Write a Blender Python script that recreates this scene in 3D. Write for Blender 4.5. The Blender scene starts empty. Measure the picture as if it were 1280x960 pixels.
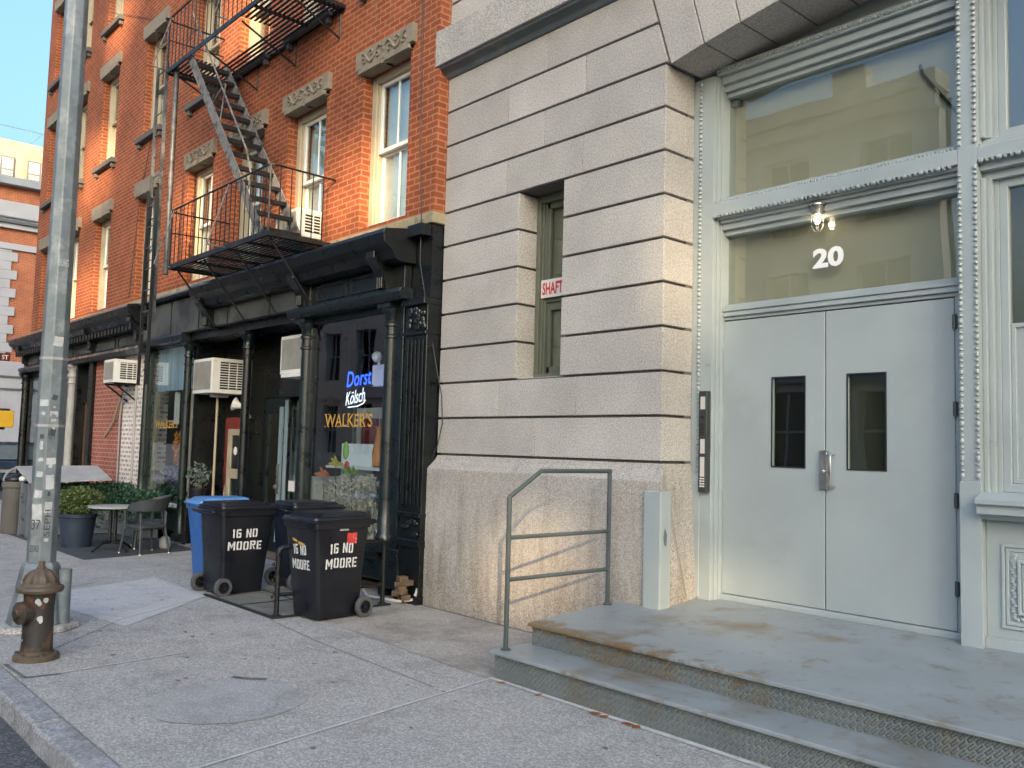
import bpy, math, random
from mathutils import Vector, Matrix
random.seed(7)
S = bpy.context.scene
COL = S.collection
R = math.radians

# ------------------------------------------------------------------ helpers
class MB:
    """collects shapes, builds ONE mesh object"""
    def __init__(s): s.v = []; s.f = []
    def box(s, x0, x1, y0, y1, z0, z1):
        return s.hexa([(x0,y0,z0),(x1,y0,z0),(x1,y1,z0),(x0,y1,z0),(x0,y0,z1),(x1,y0,z1),(x1,y1,z1),(x0,y1,z1)])
    def hexa(s, p):
        n = len(s.v); s.v += [tuple(q) for q in p]
        s.f += [tuple(n+i for i in q) for q in ((3,2,1,0),(4,5,6,7),(0,1,5,4),(1,2,6,5),(2,3,7,6),(3,0,4,7))]
        return s
    def obox(s, c, size, rz=0, M=None):
        M = M or Matrix.Rotation(rz, 3, 'Z'); c = Vector(c); hx, hy, hz = (a/2 for a in size)
        return s.hexa([c + M @ Vector(q) for q in ((-hx,-hy,-hz),(hx,-hy,-hz),(hx,hy,-hz),(-hx,hy,-hz),(-hx,-hy,hz),(hx,-hy,hz),(hx,hy,hz),(-hx,hy,hz))])
    def quad(s, *p):
        n = len(s.v); s.v += [tuple(q) for q in p]; s.f.append(tuple(range(n, n+len(p)))); return s
    def prism(s, pts, axis, a, b):
        """2-D outline extruded along an axis; outline is (u,v): x->(y,z) y->(x,z) z->(x,y)"""
        n = len(s.v); k = len(pts)
        for w in (a, b):
            for u, v in pts:
                s.v.append({'x': (w,u,v), 'y': (u,w,v), 'z': (u,v,w)}[axis])
        area = sum(pts[i][0]*pts[(i+1)%k][1]-pts[(i+1)%k][0]*pts[i][1] for i in range(k))
        A = list(range(n, n+k)); B = list(range(n+k, n+2*k))
        flip = (area > 0) ^ (axis == 'y') ^ (b < a)
        if not flip: A, B = A[::-1], B[::-1]
        s.f += [tuple(A[::-1] if flip else A[::-1])[::1], tuple(B)] if flip else [tuple(A), tuple(B[::-1])]
        for i in range(k):
            j = (i+1) % k
            q = (n+i, n+j, n+k+j, n+k+i)
            s.f.append(q if flip else q[::-1])
        return s
    def loft(s, rings, cap=True, closed=True):
        n = len(s.v); k = len(rings[0])
        for r in rings: s.v += [tuple(q) for q in r]
        for i in range(len(rings)-1):
            for j in range(k if closed else k-1):
                a = n+i*k+j; b = n+i*k+(j+1) % k
                s.f.append((a, b, b+k, a+k))
        if cap:
            s.f.append(tuple(range(n+k-1, n-1, -1))); m = n+(len(rings)-1)*k
            s.f.append(tuple(range(m, m+k)))
        return s
    def lathe(s, prof, c=(0,0,0), seg=20, M=None, loop=False):
        c = Vector(c)
        rings = []
        for r, z in prof:
            ring = []
            for i in range(seg):
                a = 2*math.pi*i/seg; q = Vector((r*math.cos(a), r*math.sin(a), z))
                ring.append(c + (M @ q if M else q))
            rings.append(ring)
        return s.loft(rings + [rings[0]], cap=False) if loop else s.loft(rings)
    def tube(s, p, q, r, seg=8, r2=None):
        p, q = Vector(p), Vector(q); d = q-p
        M = d.to_track_quat('Z', 'Y').to_matrix()
        return s.lathe([(r, 0), (r2 if r2 is not None else r, d.length)], p, seg, M)
    def path(s, pts, r, seg=8):
        pts = [Vector(p) for p in pts]; rings = []
        up = Vector((0,0,1))
        prev = None
        for i, p in enumerate(pts):
            d = (pts[min(i+1, len(pts)-1)] - pts[max(i-1, 0)]).normalized()
            if prev is None:
                a = d.cross(up)
                if a.length < .05: a = d.cross(Vector((0,1,0)))
                a.normalize()
            else:
                a = (prev - d*prev.dot(d)).normalized()
            prev = a; b = d.cross(a)
            rr = r[i] if isinstance(r, (list, tuple)) else r
            rings.append([p + rr*(math.cos(t)*a + math.sin(t)*b) for t in (2*math.pi*k/seg for k in range(seg))])
        return s.loft(rings)
    def ball(s, c, r, sx=1, sy=1, sz=1, seg=8, rings=5):
        prof = []
        for i in range(rings+1):
            a = -math.pi/2 + math.pi*i/rings
            prof.append((max(1e-4, r*math.cos(a)), r*math.sin(a)))
        return s.lathe(prof, c, seg, Matrix.Diagonal((sx, sy, sz)))
    def build(s, name, m, parent=None, smooth=False, bevel=0, world=True, seg=1):
        off = offset(parent) if (parent is not None and world) else Vector((0,0,0))
        me = bpy.data.meshes.new(name)
        me.from_pydata([tuple(Vector(v)-off) for v in s.v], [], s.f)
        me.materials.append(m)
        import bmesh
        bm = bmesh.new(); bm.from_mesh(me); bmesh.ops.recalc_face_normals(bm, faces=bm.faces)
        bm.to_mesh(me); bm.free()
        if smooth:
            me.polygons.foreach_set('use_smooth', [True]*len(me.polygons))
            me.set_sharp_from_angle(angle=R(38))
        o = bpy.data.objects.new(name, me); COL.objects.link(o)
        if parent is not None: o.parent = parent
        if bevel:
            b = o.modifiers.new('bevel', 'BEVEL'); b.width = bevel; b.segments = seg; b.limit_method = 'ANGLE'; b.angle_limit = R(40)
        return o

def offset(p):
    v = Vector((0,0,0))
    while p is not None:
        v = v + p.location; p = p.parent
    return v

def thing(name, label, cat, loc=(0,0,0), rz=0, group=None):
    o = bpy.data.objects.new(name, None); COL.objects.link(o)
    o.empty_display_size = .2
    o.location = loc; o.rotation_euler = (0,0,rz); return tag(o, label, cat, group)
def tag(o, label, cat, group=None):
    o['label'] = label; o['category'] = cat
    if group: o['group'] = group
    return o
def struct(o): o['kind'] = 'structure'; return o
def copy_tree(o, parent=None, loc=None, rz=None, label=None):
    c = o.copy(); COL.objects.link(c); c.parent = parent
    if loc is not None: c.location = loc
    if rz is not None: c.rotation_euler = (0,0,rz)
    if label: c['label'] = label
    for ch in list(o.children): copy_tree(ch, c)
    return c

def wall_cells(mb, x0, x1, z0, z1, y0, y1, holes):
    """a wall slab with rectangular openings"""
    xs = sorted({x0, x1, *[h[0] for h in holes], *[h[1] for h in holes]})
    zs = sorted({z0, z1, *[h[2] for h in holes], *[h[3] for h in holes]})
    xs = [x for x in xs if x0 <= x <= x1]; zs = [z for z in zs if z0 <= z <= z1]
    idx = {}
    def solid(i, j):
        if not (0 <= i < len(xs)-1 and 0 <= j < len(zs)-1): return False
        cx, cz = (xs[i]+xs[i+1])/2, (zs[j]+zs[j+1])/2
        return not any(h[0] < cx < h[1] and h[2] < cz < h[3] for h in holes)
    def V(x, y, z):
        k = (x, y, z)
        if k not in idx: idx[k] = len(mb.v); mb.v.append(k)
        return idx[k]
    for i in range(len(xs)-1):
        for j in range(len(zs)-1):
            if not solid(i, j): continue
            a, b, c, d = xs[i], xs[i+1], zs[j], zs[j+1]
            mb.f.append((V(a,y0,c), V(b,y0,c), V(b,y0,d), V(a,y0,d)))
            mb.f.append((V(b,y1,c), V(a,y1,c), V(a,y1,d), V(b,y1,d)))
            if not solid(i-1, j): mb.f.append((V(a,y1,c), V(a,y0,c), V(a,y0,d), V(a,y1,d)))
            if not solid(i+1, j): mb.f.append((V(b,y0,c), V(b,y1,c), V(b,y1,d), V(b,y0,d)))
            if not solid(i, j-1): mb.f.append((V(a,y1,c), V(b,y1,c), V(b,y0,c), V(a,y0,c)))
            if not solid(i, j+1): mb.f.append((V(a,y0,d), V(b,y0,d), V(b,y1,d), V(a,y1,d)))
    return mb

def text(name, s, origin, right, up, h, m, parent, width=None, depth=.002, bold=.0, shear=0, space=1.0):
    cu = bpy.data.curves.new(name, 'FONT'); cu.body = s; cu.size = 1; cu.extrude = 0; cu.offset = bold; cu.shear = shear
    cu.space_character = space; cu.resolution_u = 3
    t = bpy.data.objects.new(name, cu); COL.objects.link(t)
    dg = bpy.context.evaluated_depsgraph_get()
    me = bpy.data.meshes.new_from_object(t.evaluated_get(dg))
    bpy.data.objects.remove(t); bpy.data.curves.remove(cu)
    xs = [v.co.x for v in me.vertices]; ys = [v.co.y for v in me.vertices]
    a, b, c, d = min(xs), max(xs), min(ys), max(ys)
    k = h/(d-c); kx = (width/(b-a)) if width else k
    right, up = Vector(right).normalized(), Vector(up).normalized(); n = right.cross(up)
    off = offset(parent) if parent is not None else Vector((0,0,0))
    for v in me.vertices:
        v.co = Vector(origin) + right*((v.co.x-a)*kx) + up*((v.co.y-c)*k) + n*depth - off
    me.materials.clear(); me.materials.append(m); me.name = name
    o = bpy.data.objects.new(name, me); COL.objects.link(o); o.parent = parent
    return o

# ------------------------------------------------------------------ materials
def nmat(name):
    m = bpy.data.materials.new(name); m.use_nodes = True
    nt = m.node_tree; b = nt.nodes['Principled BSDF']
    return m, nt, b
def N(nt, t, **k):
    n = nt.nodes.new(t)
    for a, v in k.items():
        if a.startswith('i_'): n.inputs[a[2:].replace('_', ' ')].default_value = v
        else: setattr(n, a, v)
    return n
def rgba(c): return (c[0], c[1], c[2], 1)
def ramp(nt, stops):
    r = nt.nodes.new('ShaderNodeValToRGB'); e = r.color_ramp.elements
    while len(e) < len(stops): e.new(.5)
    for i, (p, c) in enumerate(stops):
        e[i].position = p; e[i].color = rgba(c) if not isinstance(c, (int, float)) else (c, c, c, 1)
    return r
def objco(nt):
    return nt.nodes.new('ShaderNodeTexCoord').outputs['Object']
def geoco(nt):
    return nt.nodes.new('ShaderNodeNewGeometry').outputs['Position']

def paint(name, c, rough=.5, var=.15, scale=3, bump=.15, bscale=60, metal=0, c2=None, c2scale=2.5, c2lo=.55, c2hi=.7, rvar=.15, spec=.5, stretch=None):
    """painted / plain surface: tone drift, fine grain, optional second colour in worn patches"""
    m, nt, b = nmat(name); L = nt.links; P = geoco(nt)
    if stretch:
        mp = N(nt, 'ShaderNodeMapping'); mp.inputs['Scale'].default_value = stretch; L.new(P, mp.inputs[0]); P2 = mp.outputs[0]
    else: P2 = P
    n1 = N(nt, 'ShaderNodeTexNoise', i_Scale=scale, i_Detail=6, i_Roughness=.6); L.new(P2, n1.inputs['Vector'])
    r1 = ramp(nt, [(.3, [x*(1-var) for x in c]), (.7, [min(1, x*(1+var)) for x in c])]); L.new(n1.outputs['Fac'], r1.inputs[0])
    out = r1.outputs[0]
    if c2:
        n2 = N(nt, 'ShaderNodeTexNoise', i_Scale=c2scale, i_Detail=9, i_Roughness=.68); L.new(P2, n2.inputs['Vector'])
        r2 = ramp(nt, [(c2lo, 0.0), (c2hi, 1.0)]); L.new(n2.outputs['Fac'], r2.inputs[0])
        mx = N(nt, 'ShaderNodeMixRGB'); L.new(r2.outputs[0], mx.inputs[0]); L.new(out, mx.inputs[1]); mx.inputs[2].default_value = rgba(c2); out = mx.outputs[0]
    L.new(out, b.inputs['Base Color'])
    n3 = N(nt, 'ShaderNodeTexNoise', i_Scale=bscale, i_Detail=4); L.new(P, n3.inputs['Vector'])
    if bump:
        bp = N(nt, 'ShaderNodeBump', i_Strength=bump, i_Distance=.004); L.new(n3.outputs['Fac'], bp.inputs['Height']); L.new(bp.outputs[0], b.inputs['Normal'])
    rr = ramp(nt, [(.3, max(0.02, rough-rvar)), (.7, min(1, rough+rvar))]); L.new(n1.outputs['Fac'], rr.inputs[0]); L.new(rr.outputs[0], b.inputs['Roughness'])
    b.inputs['Metallic'].default_value = metal; b.inputs['Specular IOR Level'].default_value = spec
    return m

def granite(name, c, dark=(.10,.09,.085), stain=None, speck=150):
    m, nt, b = nmat(name); L = nt.links; P = geoco(nt)
    n1 = N(nt, 'ShaderNodeTexNoise', i_Scale=1.3, i_Detail=5, i_Roughness=.6); L.new(P, n1.inputs['Vector'])
    r1 = ramp(nt, [(.3, [x*.86 for x in c]), (.7, [x*1.1 for x in c])]); L.new(n1.outputs['Fac'], r1.inputs[0])
    n2 = N(nt, 'ShaderNodeTexNoise', i_Scale=speck, i_Detail=2, i_Roughness=.6); L.new(P, n2.inputs['Vector'])
    r2 = ramp(nt, [(.33, .0), (.40, .55), (.52, .8), (.68, 1.0)]); L.new(n2.outputs['Fac'], r2.inputs[0])
    mx = N(nt, 'ShaderNodeMixRGB'); L.new(r2.outputs[0], mx.inputs[0]); mx.inputs[1].default_value = rgba(dark); L.new(r1.outputs[0], mx.inputs[2])
    n4 = N(nt, 'ShaderNodeTexNoise', i_Scale=55, i_Detail=3); L.new(P, n4.inputs['Vector'])
    r4 = ramp(nt, [(.35, .80), (.6, 1.06)]); L.new(n4.outputs['Fac'], r4.inputs[0])
    m4 = N(nt, 'ShaderNodeMixRGB', blend_type='MULTIPLY'); m4.inputs[0].default_value = 1; L.new(mx.outputs[0], m4.inputs[1]); L.new(r4.outputs[0], m4.inputs[2])
    gi = N(nt, 'ShaderNodeNewGeometry'); ri = N(nt, 'ShaderNodeMapRange'); L.new(gi.outputs['Random Per Island'], ri.inputs[0]); ri.inputs[3].default_value = .88; ri.inputs[4].default_value = 1.06
    mi = N(nt, 'ShaderNodeVectorMath', operation='SCALE'); L.new(m4.outputs[0], mi.inputs[0]); L.new(ri.outputs[0], mi.inputs['Scale'])
    out = mi.outputs[0]
    if stain:   # run-down dirt streaks, low on the wall
        mp = N(nt, 'ShaderNodeMapping'); mp.inputs['Scale'].default_value = (5, 5, .7); L.new(P, mp.inputs[0])
        n3 = N(nt, 'ShaderNodeTexNoise', i_Scale=1.6, i_Detail=8, i_Roughness=.65); L.new(mp.outputs[0], n3.inputs['Vector'])
        sp = N(nt, 'ShaderNodeSeparateXYZ'); L.new(P, sp.inputs[0])
        mr = N(nt, 'ShaderNodeMapRange'); mr.inputs[1].default_value = 0; mr.inputs[2].default_value = 1.7; mr.inputs[3].default_value = .22; mr.inputs[4].default_value = -.06; L.new(sp.outputs[2], mr.inputs[0])
        ad = N(nt, 'ShaderNodeMath', operation='ADD'); L.new(n3.outputs['Fac'], ad.inputs[0]); L.new(mr.outputs[0], ad.inputs[1])
        r3 = ramp(nt, [(.52, 0.0), (.82, .75)]); L.new(ad.outputs[0], r3.inputs[0])
        m3 = N(nt, 'ShaderNodeMixRGB', blend_type='MULTIPLY'); L.new(r3.outputs[0], m3.inputs[0]); L.new(out, m3.inputs[1]); m3.inputs[2].default_value = rgba(stain); out = m3.outputs[0]
    L.new(out, b.inputs['Base Color'])
    bp = N(nt, 'ShaderNodeBump', i_Strength=.35, i_Distance=.004); L.new(n2.outputs['Fac'], bp.inputs['Height']); L.new(bp.outputs[0], b.inputs['Normal'])
    b.inputs['Roughness'].default_value = .8; b.inputs['Specular IOR Level'].default_value = .25
    return m

def brick(name, c1, c2, mortar, bw=.215, rh=.075, ms=.011, axis='x', paintc=None, soot=None):
    m, nt, b = nmat(name); L = nt.links; P = geoco(nt)
    sp = N(nt, 'ShaderNodeSeparateXYZ'); L.new(P, sp.inputs[0])
    ad = N(nt, 'ShaderNodeMath', operation='ADD'); L.new(sp.outputs[0], ad.inputs[0]); L.new(sp.outputs[1], ad.inputs[1])
    cb = N(nt, 'ShaderNodeCombineXYZ'); L.new(ad.outputs[0], cb.inputs[0]); L.new(sp.outputs[2], cb.inputs[1])
    bt = N(nt, 'ShaderNodeTexBrick'); bt.offset = .5
    bt.inputs['Scale'].default_value = 1; bt.inputs['Brick Width'].default_value = bw; bt.inputs['Row Height'].default_value = rh
    bt.inputs['Mortar Size'].default_value = ms; bt.inputs['Mortar Smooth'].default_value = .25; bt.inputs['Bias'].default_value = 0
    nz = N(nt, 'ShaderNodeTexNoise', i_Scale=14, i_Detail=2); L.new(P, nz.inputs['Vector'])
    mxv = N(nt, 'ShaderNodeMixRGB', blend_type='ADD'); mxv.inputs[0].default_value = .012; L.new(cb.outputs[0], mxv.inputs[1]); L.new(nz.outputs['Color'], mxv.inputs[2])
    L.new(mxv.outputs[0], bt.inputs['Vector'])
    bt.inputs['Color1'].default_value = rgba(c1); bt.inputs['Color2'].default_value = rgba(c2); bt.inputs['Mortar'].default_value = rgba(mortar)
    n1 = N(nt, 'ShaderNodeTexNoise', i_Scale=1.1, i_Detail=8, i_Roughness=.65); L.new(P, n1.inputs['Vector'])
    r1 = ramp(nt, [(.32, .72), (.68, 1.18)]); L.new(n1.outputs['Fac'], r1.inputs[0])
    mx = N(nt, 'ShaderNodeMixRGB', blend_type='MULTIPLY'); mx.inputs[0].default_value = 1; L.new(bt.outputs[0], mx.inputs[1]); L.new(r1.outputs[0], mx.inputs[2])
    out = mx.outputs[0]
    if soot:    # pale lime runs / dirt in vertical streaks
        mp = N(nt, 'ShaderNodeMapping'); mp.inputs['Scale'].default_value = (2.2, 2.2, .35); L.new(P, mp.inputs[0])
        n3 = N(nt, 'ShaderNodeTexNoise', i_Scale=1.4, i_Detail=8, i_Roughness=.7); L.new(mp.outputs[0], n3.inputs['Vector'])
        r3 = ramp(nt, [(.58, 0.0), (.78, .5)]); L.new(n3.outputs['Fac'], r3.inputs[0])
        m3 = N(nt, 'ShaderNodeMixRGB'); L.new(r3.outputs[0], m3.inputs[0]); L.new(out, m3.inputs[1]); m3.inputs[2].default_value = rgba(soot); out = m3.outputs[0]
    if paintc:  # worn-off white paint
        n2 = N(nt, 'ShaderNodeTexNoise', i_Scale=9, i_Detail=8, i_Roughness=.7); L.new(P, n2.inputs['Vector'])
        r2 = ramp(nt, [(.38, 0.0), (.62, .9)]); L.new(n2.outputs['Fac'], r2.inputs[0])
        m2 = N(nt, 'ShaderNodeMixRGB'); L.new(r2.outputs[0], m2.inputs[0]); L.new(out, m2.inputs[1]); m2.inputs[2].default_value = rgba(paintc); out = m2.outputs[0]
    L.new(out, b.inputs['Base Color'])
    bp = N(nt, 'ShaderNodeBump', i_Strength=.6, i_Distance=.006); bp.invert = True; L.new(bt.outputs['Fac'], bp.inputs['Height']); L.new(bp.outputs[0], b.inputs['Normal'])
    b.inputs['Roughness'].default_value = .85; b.inputs['Specular IOR Level'].default_value = .2
    return m

def ground(name, c, dark, light, speck=130, var=.12, stain=None, crack=0):
    m, nt, b = nmat(name); L = nt.links; P = geoco(nt)
    n1 = N(nt, 'ShaderNodeTexNoise', i_Scale=.9, i_Detail=7, i_Roughness=.62); L.new(P, n1.inputs['Vector'])
    r1 = ramp(nt, [(.3, [x*(1-var) for x in c]), (.7, [x*(1+var) for x in c])]); L.new(n1.outputs['Fac'], r1.inputs[0])
    vo = N(nt, 'ShaderNodeTexVoronoi', i_Scale=speck); L.new(P, vo.inputs['Vector'])
    sp = N(nt, 'ShaderNodeSeparateXYZ'); L.new(vo.outputs['Color'], sp.inputs[0])
    r2 = ramp(nt, [(.0, dark), (.35, [ (a+b_)/2 for a, b_ in zip(dark, c)]), (.6, c), (1, light)]); L.new(sp.outputs[0], r2.inputs[0])
    mx = N(nt, 'ShaderNodeMixRGB'); mx.inputs[0].default_value = .55; L.new(r1.outputs[0], mx.inputs[1]); L.new(r2.outputs[0], mx.inputs[2])
    out = mx.outputs[0]
    n4 = N(nt, 'ShaderNodeTexNoise', i_Scale=2.2, i_Detail=11, i_Roughness=.74); L.new(P, n4.inputs['Vector'])
    r4 = ramp(nt, [(.34, .70), (.48, .98), (.62, 1.06)]); L.new(n4.outputs['Fac'], r4.inputs[0])
    m4 = N(nt, 'ShaderNodeMixRGB', blend_type='MULTIPLY'); m4.inputs[0].default_value = .8; L.new(out, m4.inputs[1]); L.new(r4.outputs[0], m4.inputs[2]); out = m4.outputs[0]
    if stain:
        n3 = N(nt, 'ShaderNodeTexNoise', i_Scale=1.7, i_Detail=8, i_Roughness=.7); L.new(P, n3.inputs['Vector'])
        r3 = ramp(nt, [(.45, 0.0), (.66, .8)]); L.new(n3.outputs['Fac'], r3.inputs[0])
        m3 = N(nt, 'ShaderNodeMixRGB'); L.new(r3.outputs[0], m3.inputs[0]); L.new(out, m3.inputs[1]); m3.inputs[2].default_value = rgba(stain); out = m3.outputs[0]
    if crack:
        vc = N(nt, 'ShaderNodeTexVoronoi', feature='DISTANCE_TO_EDGE', i_Scale=crack); 
        nv = N(nt, 'ShaderNodeTexNoise', i_Scale=4, i_Detail=6); L.new(P, nv.inputs['Vector'])
        av = N(nt, 'ShaderNodeMixRGB', blend_type='ADD'); av.inputs[0].default_value = .5; L.new(P, av.inputs[1]); L.new(nv.outputs['Color'], av.inputs[2]); L.new(av.outputs[0], vc.inputs['Vector'])
        rc = ramp(nt, [(.0, .45), (.012, 1.0)]); L.new(vc.outputs[0], rc.inputs[0])
        mc = N(nt, 'ShaderNodeMixRGB', blend_type='MULTIPLY'); mc.inputs[0].default_value = .55; L.new(out, mc.inputs[1]); L.new(rc.outputs[0], mc.inputs[2]); out = mc.outputs[0]
    L.new(out, b.inputs['Base Color'])
    bp = N(nt, 'ShaderNodeBump', i_Strength=.5, i_Distance=.006); L.new(sp.outputs[0], bp.inputs['Height']); L.new(bp.outputs[0], b.inputs['Normal'])
    b.inputs['Roughness'].default_value = .82; b.inputs['Specular IOR Level'].default_value = .3
    return m

def glass(name, tint=(.9,.95,.95), refl=1.0, rough=0.0, ior=1.5):
    m, nt, b = nmat(name); L = nt.links; out = nt.nodes['Material Output']; nt.nodes.remove(b)
    tr = N(nt, 'ShaderNodeBsdfTransparent'); tr.inputs[0].default_value = rgba(tint)
    gl = N(nt, 'ShaderNodeBsdfGlossy'); gl.inputs[0].default_value = (refl, refl, refl, 1); gl.inputs['Roughness'].default_value = rough
    f0 = ((ior-1)/(ior+1))**2; lw = N(nt, 'ShaderNodeLayerWeight'); lw.inputs['Blend'].default_value = .5
    pw = N(nt, 'ShaderNodeMath', operation='POWER'); L.new(lw.outputs['Facing'], pw.inputs[0]); pw.inputs[1].default_value = 5
    fr = N(nt, 'ShaderNodeMapRange'); L.new(pw.outputs[0], fr.inputs[0]); fr.inputs[3].default_value = f0; fr.inputs[4].default_value = 1.0
    nz = N(nt, 'ShaderNodeTexNoise', i_Scale=1.3, i_Detail=1); L.new(geoco(nt), nz.inputs['Vector'])
    bp = N(nt, 'ShaderNodeBump', i_Strength=.04, i_Distance=.05); L.new(nz.outputs['Fac'], bp.inputs['Height']); L.new(bp.outputs[0], gl.inputs['Normal'])
    mx = N(nt, 'ShaderNodeMixShader'); L.new(fr.outputs[0], mx.inputs[0]); L.new(tr.outputs[0], mx.inputs[1]); L.new(gl.outputs[0], mx.inputs[2])
    L.new(mx.outputs[0], out.inputs[0]); return m

def emit(name, c, s):
    m, nt, b = nmat(name); b.inputs['Base Color'].default_value = rgba(c); b.inputs['Emission Color'].default_value = rgba(c); b.inputs['Emission Strength'].default_value = s; return m

def foliage(name, a, b_):
    m, nt, b = nmat(name); L = nt.links
    n = N(nt, 'ShaderNodeTexNoise', i_Scale=23, i_Detail=3); L.new(geoco(nt), n.inputs['Vector'])
    r = ramp(nt, [(.3, a), (.7, b_)]); L.new(n.outputs['Fac'], r.inputs[0]); L.new(r.outputs[0], b.inputs['Base Color'])
    b.inputs['Roughness'].default_value = .5; b.inputs['Transmission Weight'].default_value = 0
    return m

def step_paint(name, plate=False):
    """grey floor paint with rust blotches; tread plate pattern as bump on risers"""
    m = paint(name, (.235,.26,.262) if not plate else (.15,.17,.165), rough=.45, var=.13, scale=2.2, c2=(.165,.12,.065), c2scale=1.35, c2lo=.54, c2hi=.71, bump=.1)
    nt = m.node_tree; L = nt.links; b = nt.nodes['Principled BSDF']; P = geoco(nt)
    sp = N(nt, 'ShaderNodeSeparateXYZ'); L.new(P, sp.inputs[0])   # rust worn through along the upper nosing, left half
    my = N(nt, 'ShaderNodeMapRange'); L.new(sp.outputs[1], my.inputs[0]); my.inputs[1].default_value = 4.80; my.inputs[2].default_value = 5.12; my.inputs[3].default_value = .30; my.inputs[4].default_value = -.02
    mz = N(nt, 'ShaderNodeMapRange'); L.new(sp.outputs[0], mz.inputs[0]); mz.inputs[1].default_value = -5.2; mz.inputs[2].default_value = -2.6; mz.inputs[3].default_value = 1; mz.inputs[4].default_value = 0
    mh = N(nt, 'ShaderNodeMapRange'); L.new(sp.outputs[2], mh.inputs[0]); mh.inputs[1].default_value = .24; mh.inputs[2].default_value = .36; mh.inputs[3].default_value = 0; mh.inputs[4].default_value = 1
    q1 = N(nt, 'ShaderNodeMath', operation='MULTIPLY'); L.new(my.outputs[0], q1.inputs[0]); L.new(mz.outputs[0], q1.inputs[1])
    q2 = N(nt, 'ShaderNodeMath', operation='MULTIPLY'); L.new(q1.outputs[0], q2.inputs[0]); L.new(mh.outputs[0], q2.inputs[1])
    nr = N(nt, 'ShaderNodeTexNoise', i_Scale=6.5, i_Detail=8, i_Roughness=.7); L.new(P, nr.inputs['Vector'])
    ar = N(nt, 'ShaderNodeMath', operation='ADD'); L.new(nr.outputs['Fac'], ar.inputs[0]); L.new(q2.outputs[0], ar.inputs[1])
    r9 = ramp(nt, [(.57, 0.0), (.72, .9)]); L.new(ar.outputs[0], r9.inputs[0])
    m9 = N(nt, 'ShaderNodeMixRGB'); L.new(r9.outputs[0], m9.inputs[0]); L.new(b.inputs['Base Color'].links[0].from_socket, m9.inputs[1]); m9.inputs[2].default_value = (.15,.095,.04,1); L.new(m9.outputs[0], b.inputs['Base Color'])
    if plate:
        nt = m.node_tree; L = nt.links; b = nt.nodes['Principled BSDF']; P = geoco(nt)
        sp = N(nt, 'ShaderNodeSeparateXYZ'); L.new(P, sp.inputs[0])
        cb = N(nt, 'ShaderNodeCombineXYZ'); L.new(sp.outputs[0], cb.inputs[0]); L.new(sp.outputs[2], cb.inputs[1])
        hs = []
        for ang in (45, -45):
            mp = N(nt, 'ShaderNodeMapping'); mp.inputs['Rotation'].default_value = (0, 0, R(ang)); mp.inputs['Location'].default_value = (0 if ang > 0 else .014, 0, 0); L.new(cb.outputs[0], mp.inputs[0])
            bt = N(nt, 'ShaderNodeTexBrick'); bt.inputs['Scale'].default_value = 1; bt.inputs['Brick Width'].default_value = .060; bt.inputs['Row Height'].default_value = .030
            bt.inputs['Mortar Size'].default_value = .0105; bt.inputs['Mortar Smooth'].default_value = .6; L.new(mp.outputs[0], bt.inputs['Vector']); hs.append(bt)
        a = N(nt, 'ShaderNodeMath', operation='MULTIPLY'); L.new(hs[0].outputs['Fac'], a.inputs[0]); L.new(hs[1].outputs['Fac'], a.inputs[1])
        bp = N(nt, 'ShaderNodeBump', i_Strength=1.0, i_Distance=.010); L.new(a.outputs[0], bp.inputs['Height']); L.new(bp.outputs[0], b.inputs['Normal'])
    return m

M = {}
M['granite'] = granite('granite', (.57,.535,.49), dark=(.07,.062,.055))
M['granite_base'] = granite('granite_base', (.53,.49,.435), stain=(.56,.50,.42), speck=120)
M['joint'] = paint('joint', (.11,.10,.09), rough=.9)
M['lead'] = paint('grey_moulding', (.10,.115,.12), rough=.5, c2=(.18,.19,.18))
M['grey'] = paint('grey_paint', (.315,.355,.358), rough=.42, var=.10, scale=1.5, bump=.12, bscale=180)
M['door'] = paint('door_paint', (.315,.352,.350), rough=.40, var=.09, scale=.9, bump=.16, bscale=220, c2=(.26,.275,.26), c2scale=1.1, c2lo=.58, c2hi=.85)
M['rail'] = paint('rail_paint', (.055,.07,.073), rough=.4, var=.12, c2=(.35,.36,.35), c2scale=22, c2lo=.70, c2hi=.74)
M['step'] = step_paint('step_paint'); M['plate'] = step_paint('tread_plate', True)
M['brick'] = brick('red_brick', (.295,.080,.032), (.225,.058,.025), (.36,.165,.09), soot=(.31,.19,.13))
M['brick_low'] = brick('shop_red_brick', (.33,.11,.08), (.28,.09,.065), (.42,.25,.2), rh=.085)
M['brick_white'] = brick('whitewashed_brick', (.24,.13,.10), (.17,.10,.08), (.66,.62,.58), ms=.026, rh=.085, paintc=(.62,.58,.54))
M['lintel'] = paint('brownstone', (.225,.19,.14), rough=.85, var=.2, scale=5, bump=.5, bscale=50)
M['sillstone'] = paint('dark_sill', (.10,.095,.085), rough=.8, var=.2)
M['band'] = paint('mossy_stone', (.32,.27,.17), rough=.9, var=.3, scale=5, c2=(.12,.10,.06), c2scale=4, bump=.5, bscale=40)
M['cream'] = paint('cream_paint', (.38,.325,.225), rough=.5, var=.12, scale=4, c2=(.35,.24,.12), c2scale=5, c2lo=.62, c2hi=.75)
M['white'] = paint('white_paint', (.72,.70,.65), rough=.45, var=.08)
M['acwhite'] = paint('ac_enamel', (.68,.67,.62), rough=.45, var=.08, c2=(.34,.26,.16), c2scale=7, c2lo=.62, c2hi=.8)
M['grille'] = paint('grille_grey', (.30,.29,.25), rough=.6, var=.2, scale=6)
M['dark'] = paint('dark_gap', (.012,.012,.012), rough=.8)
M['black'] = paint('shopfront_black', (.004,.006,.007), rough=.34, var=.3, scale=5, bump=.3, bscale=25, c2=(.012,.015,.016), c2scale=4, c2lo=.58, c2hi=.8)
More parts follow.
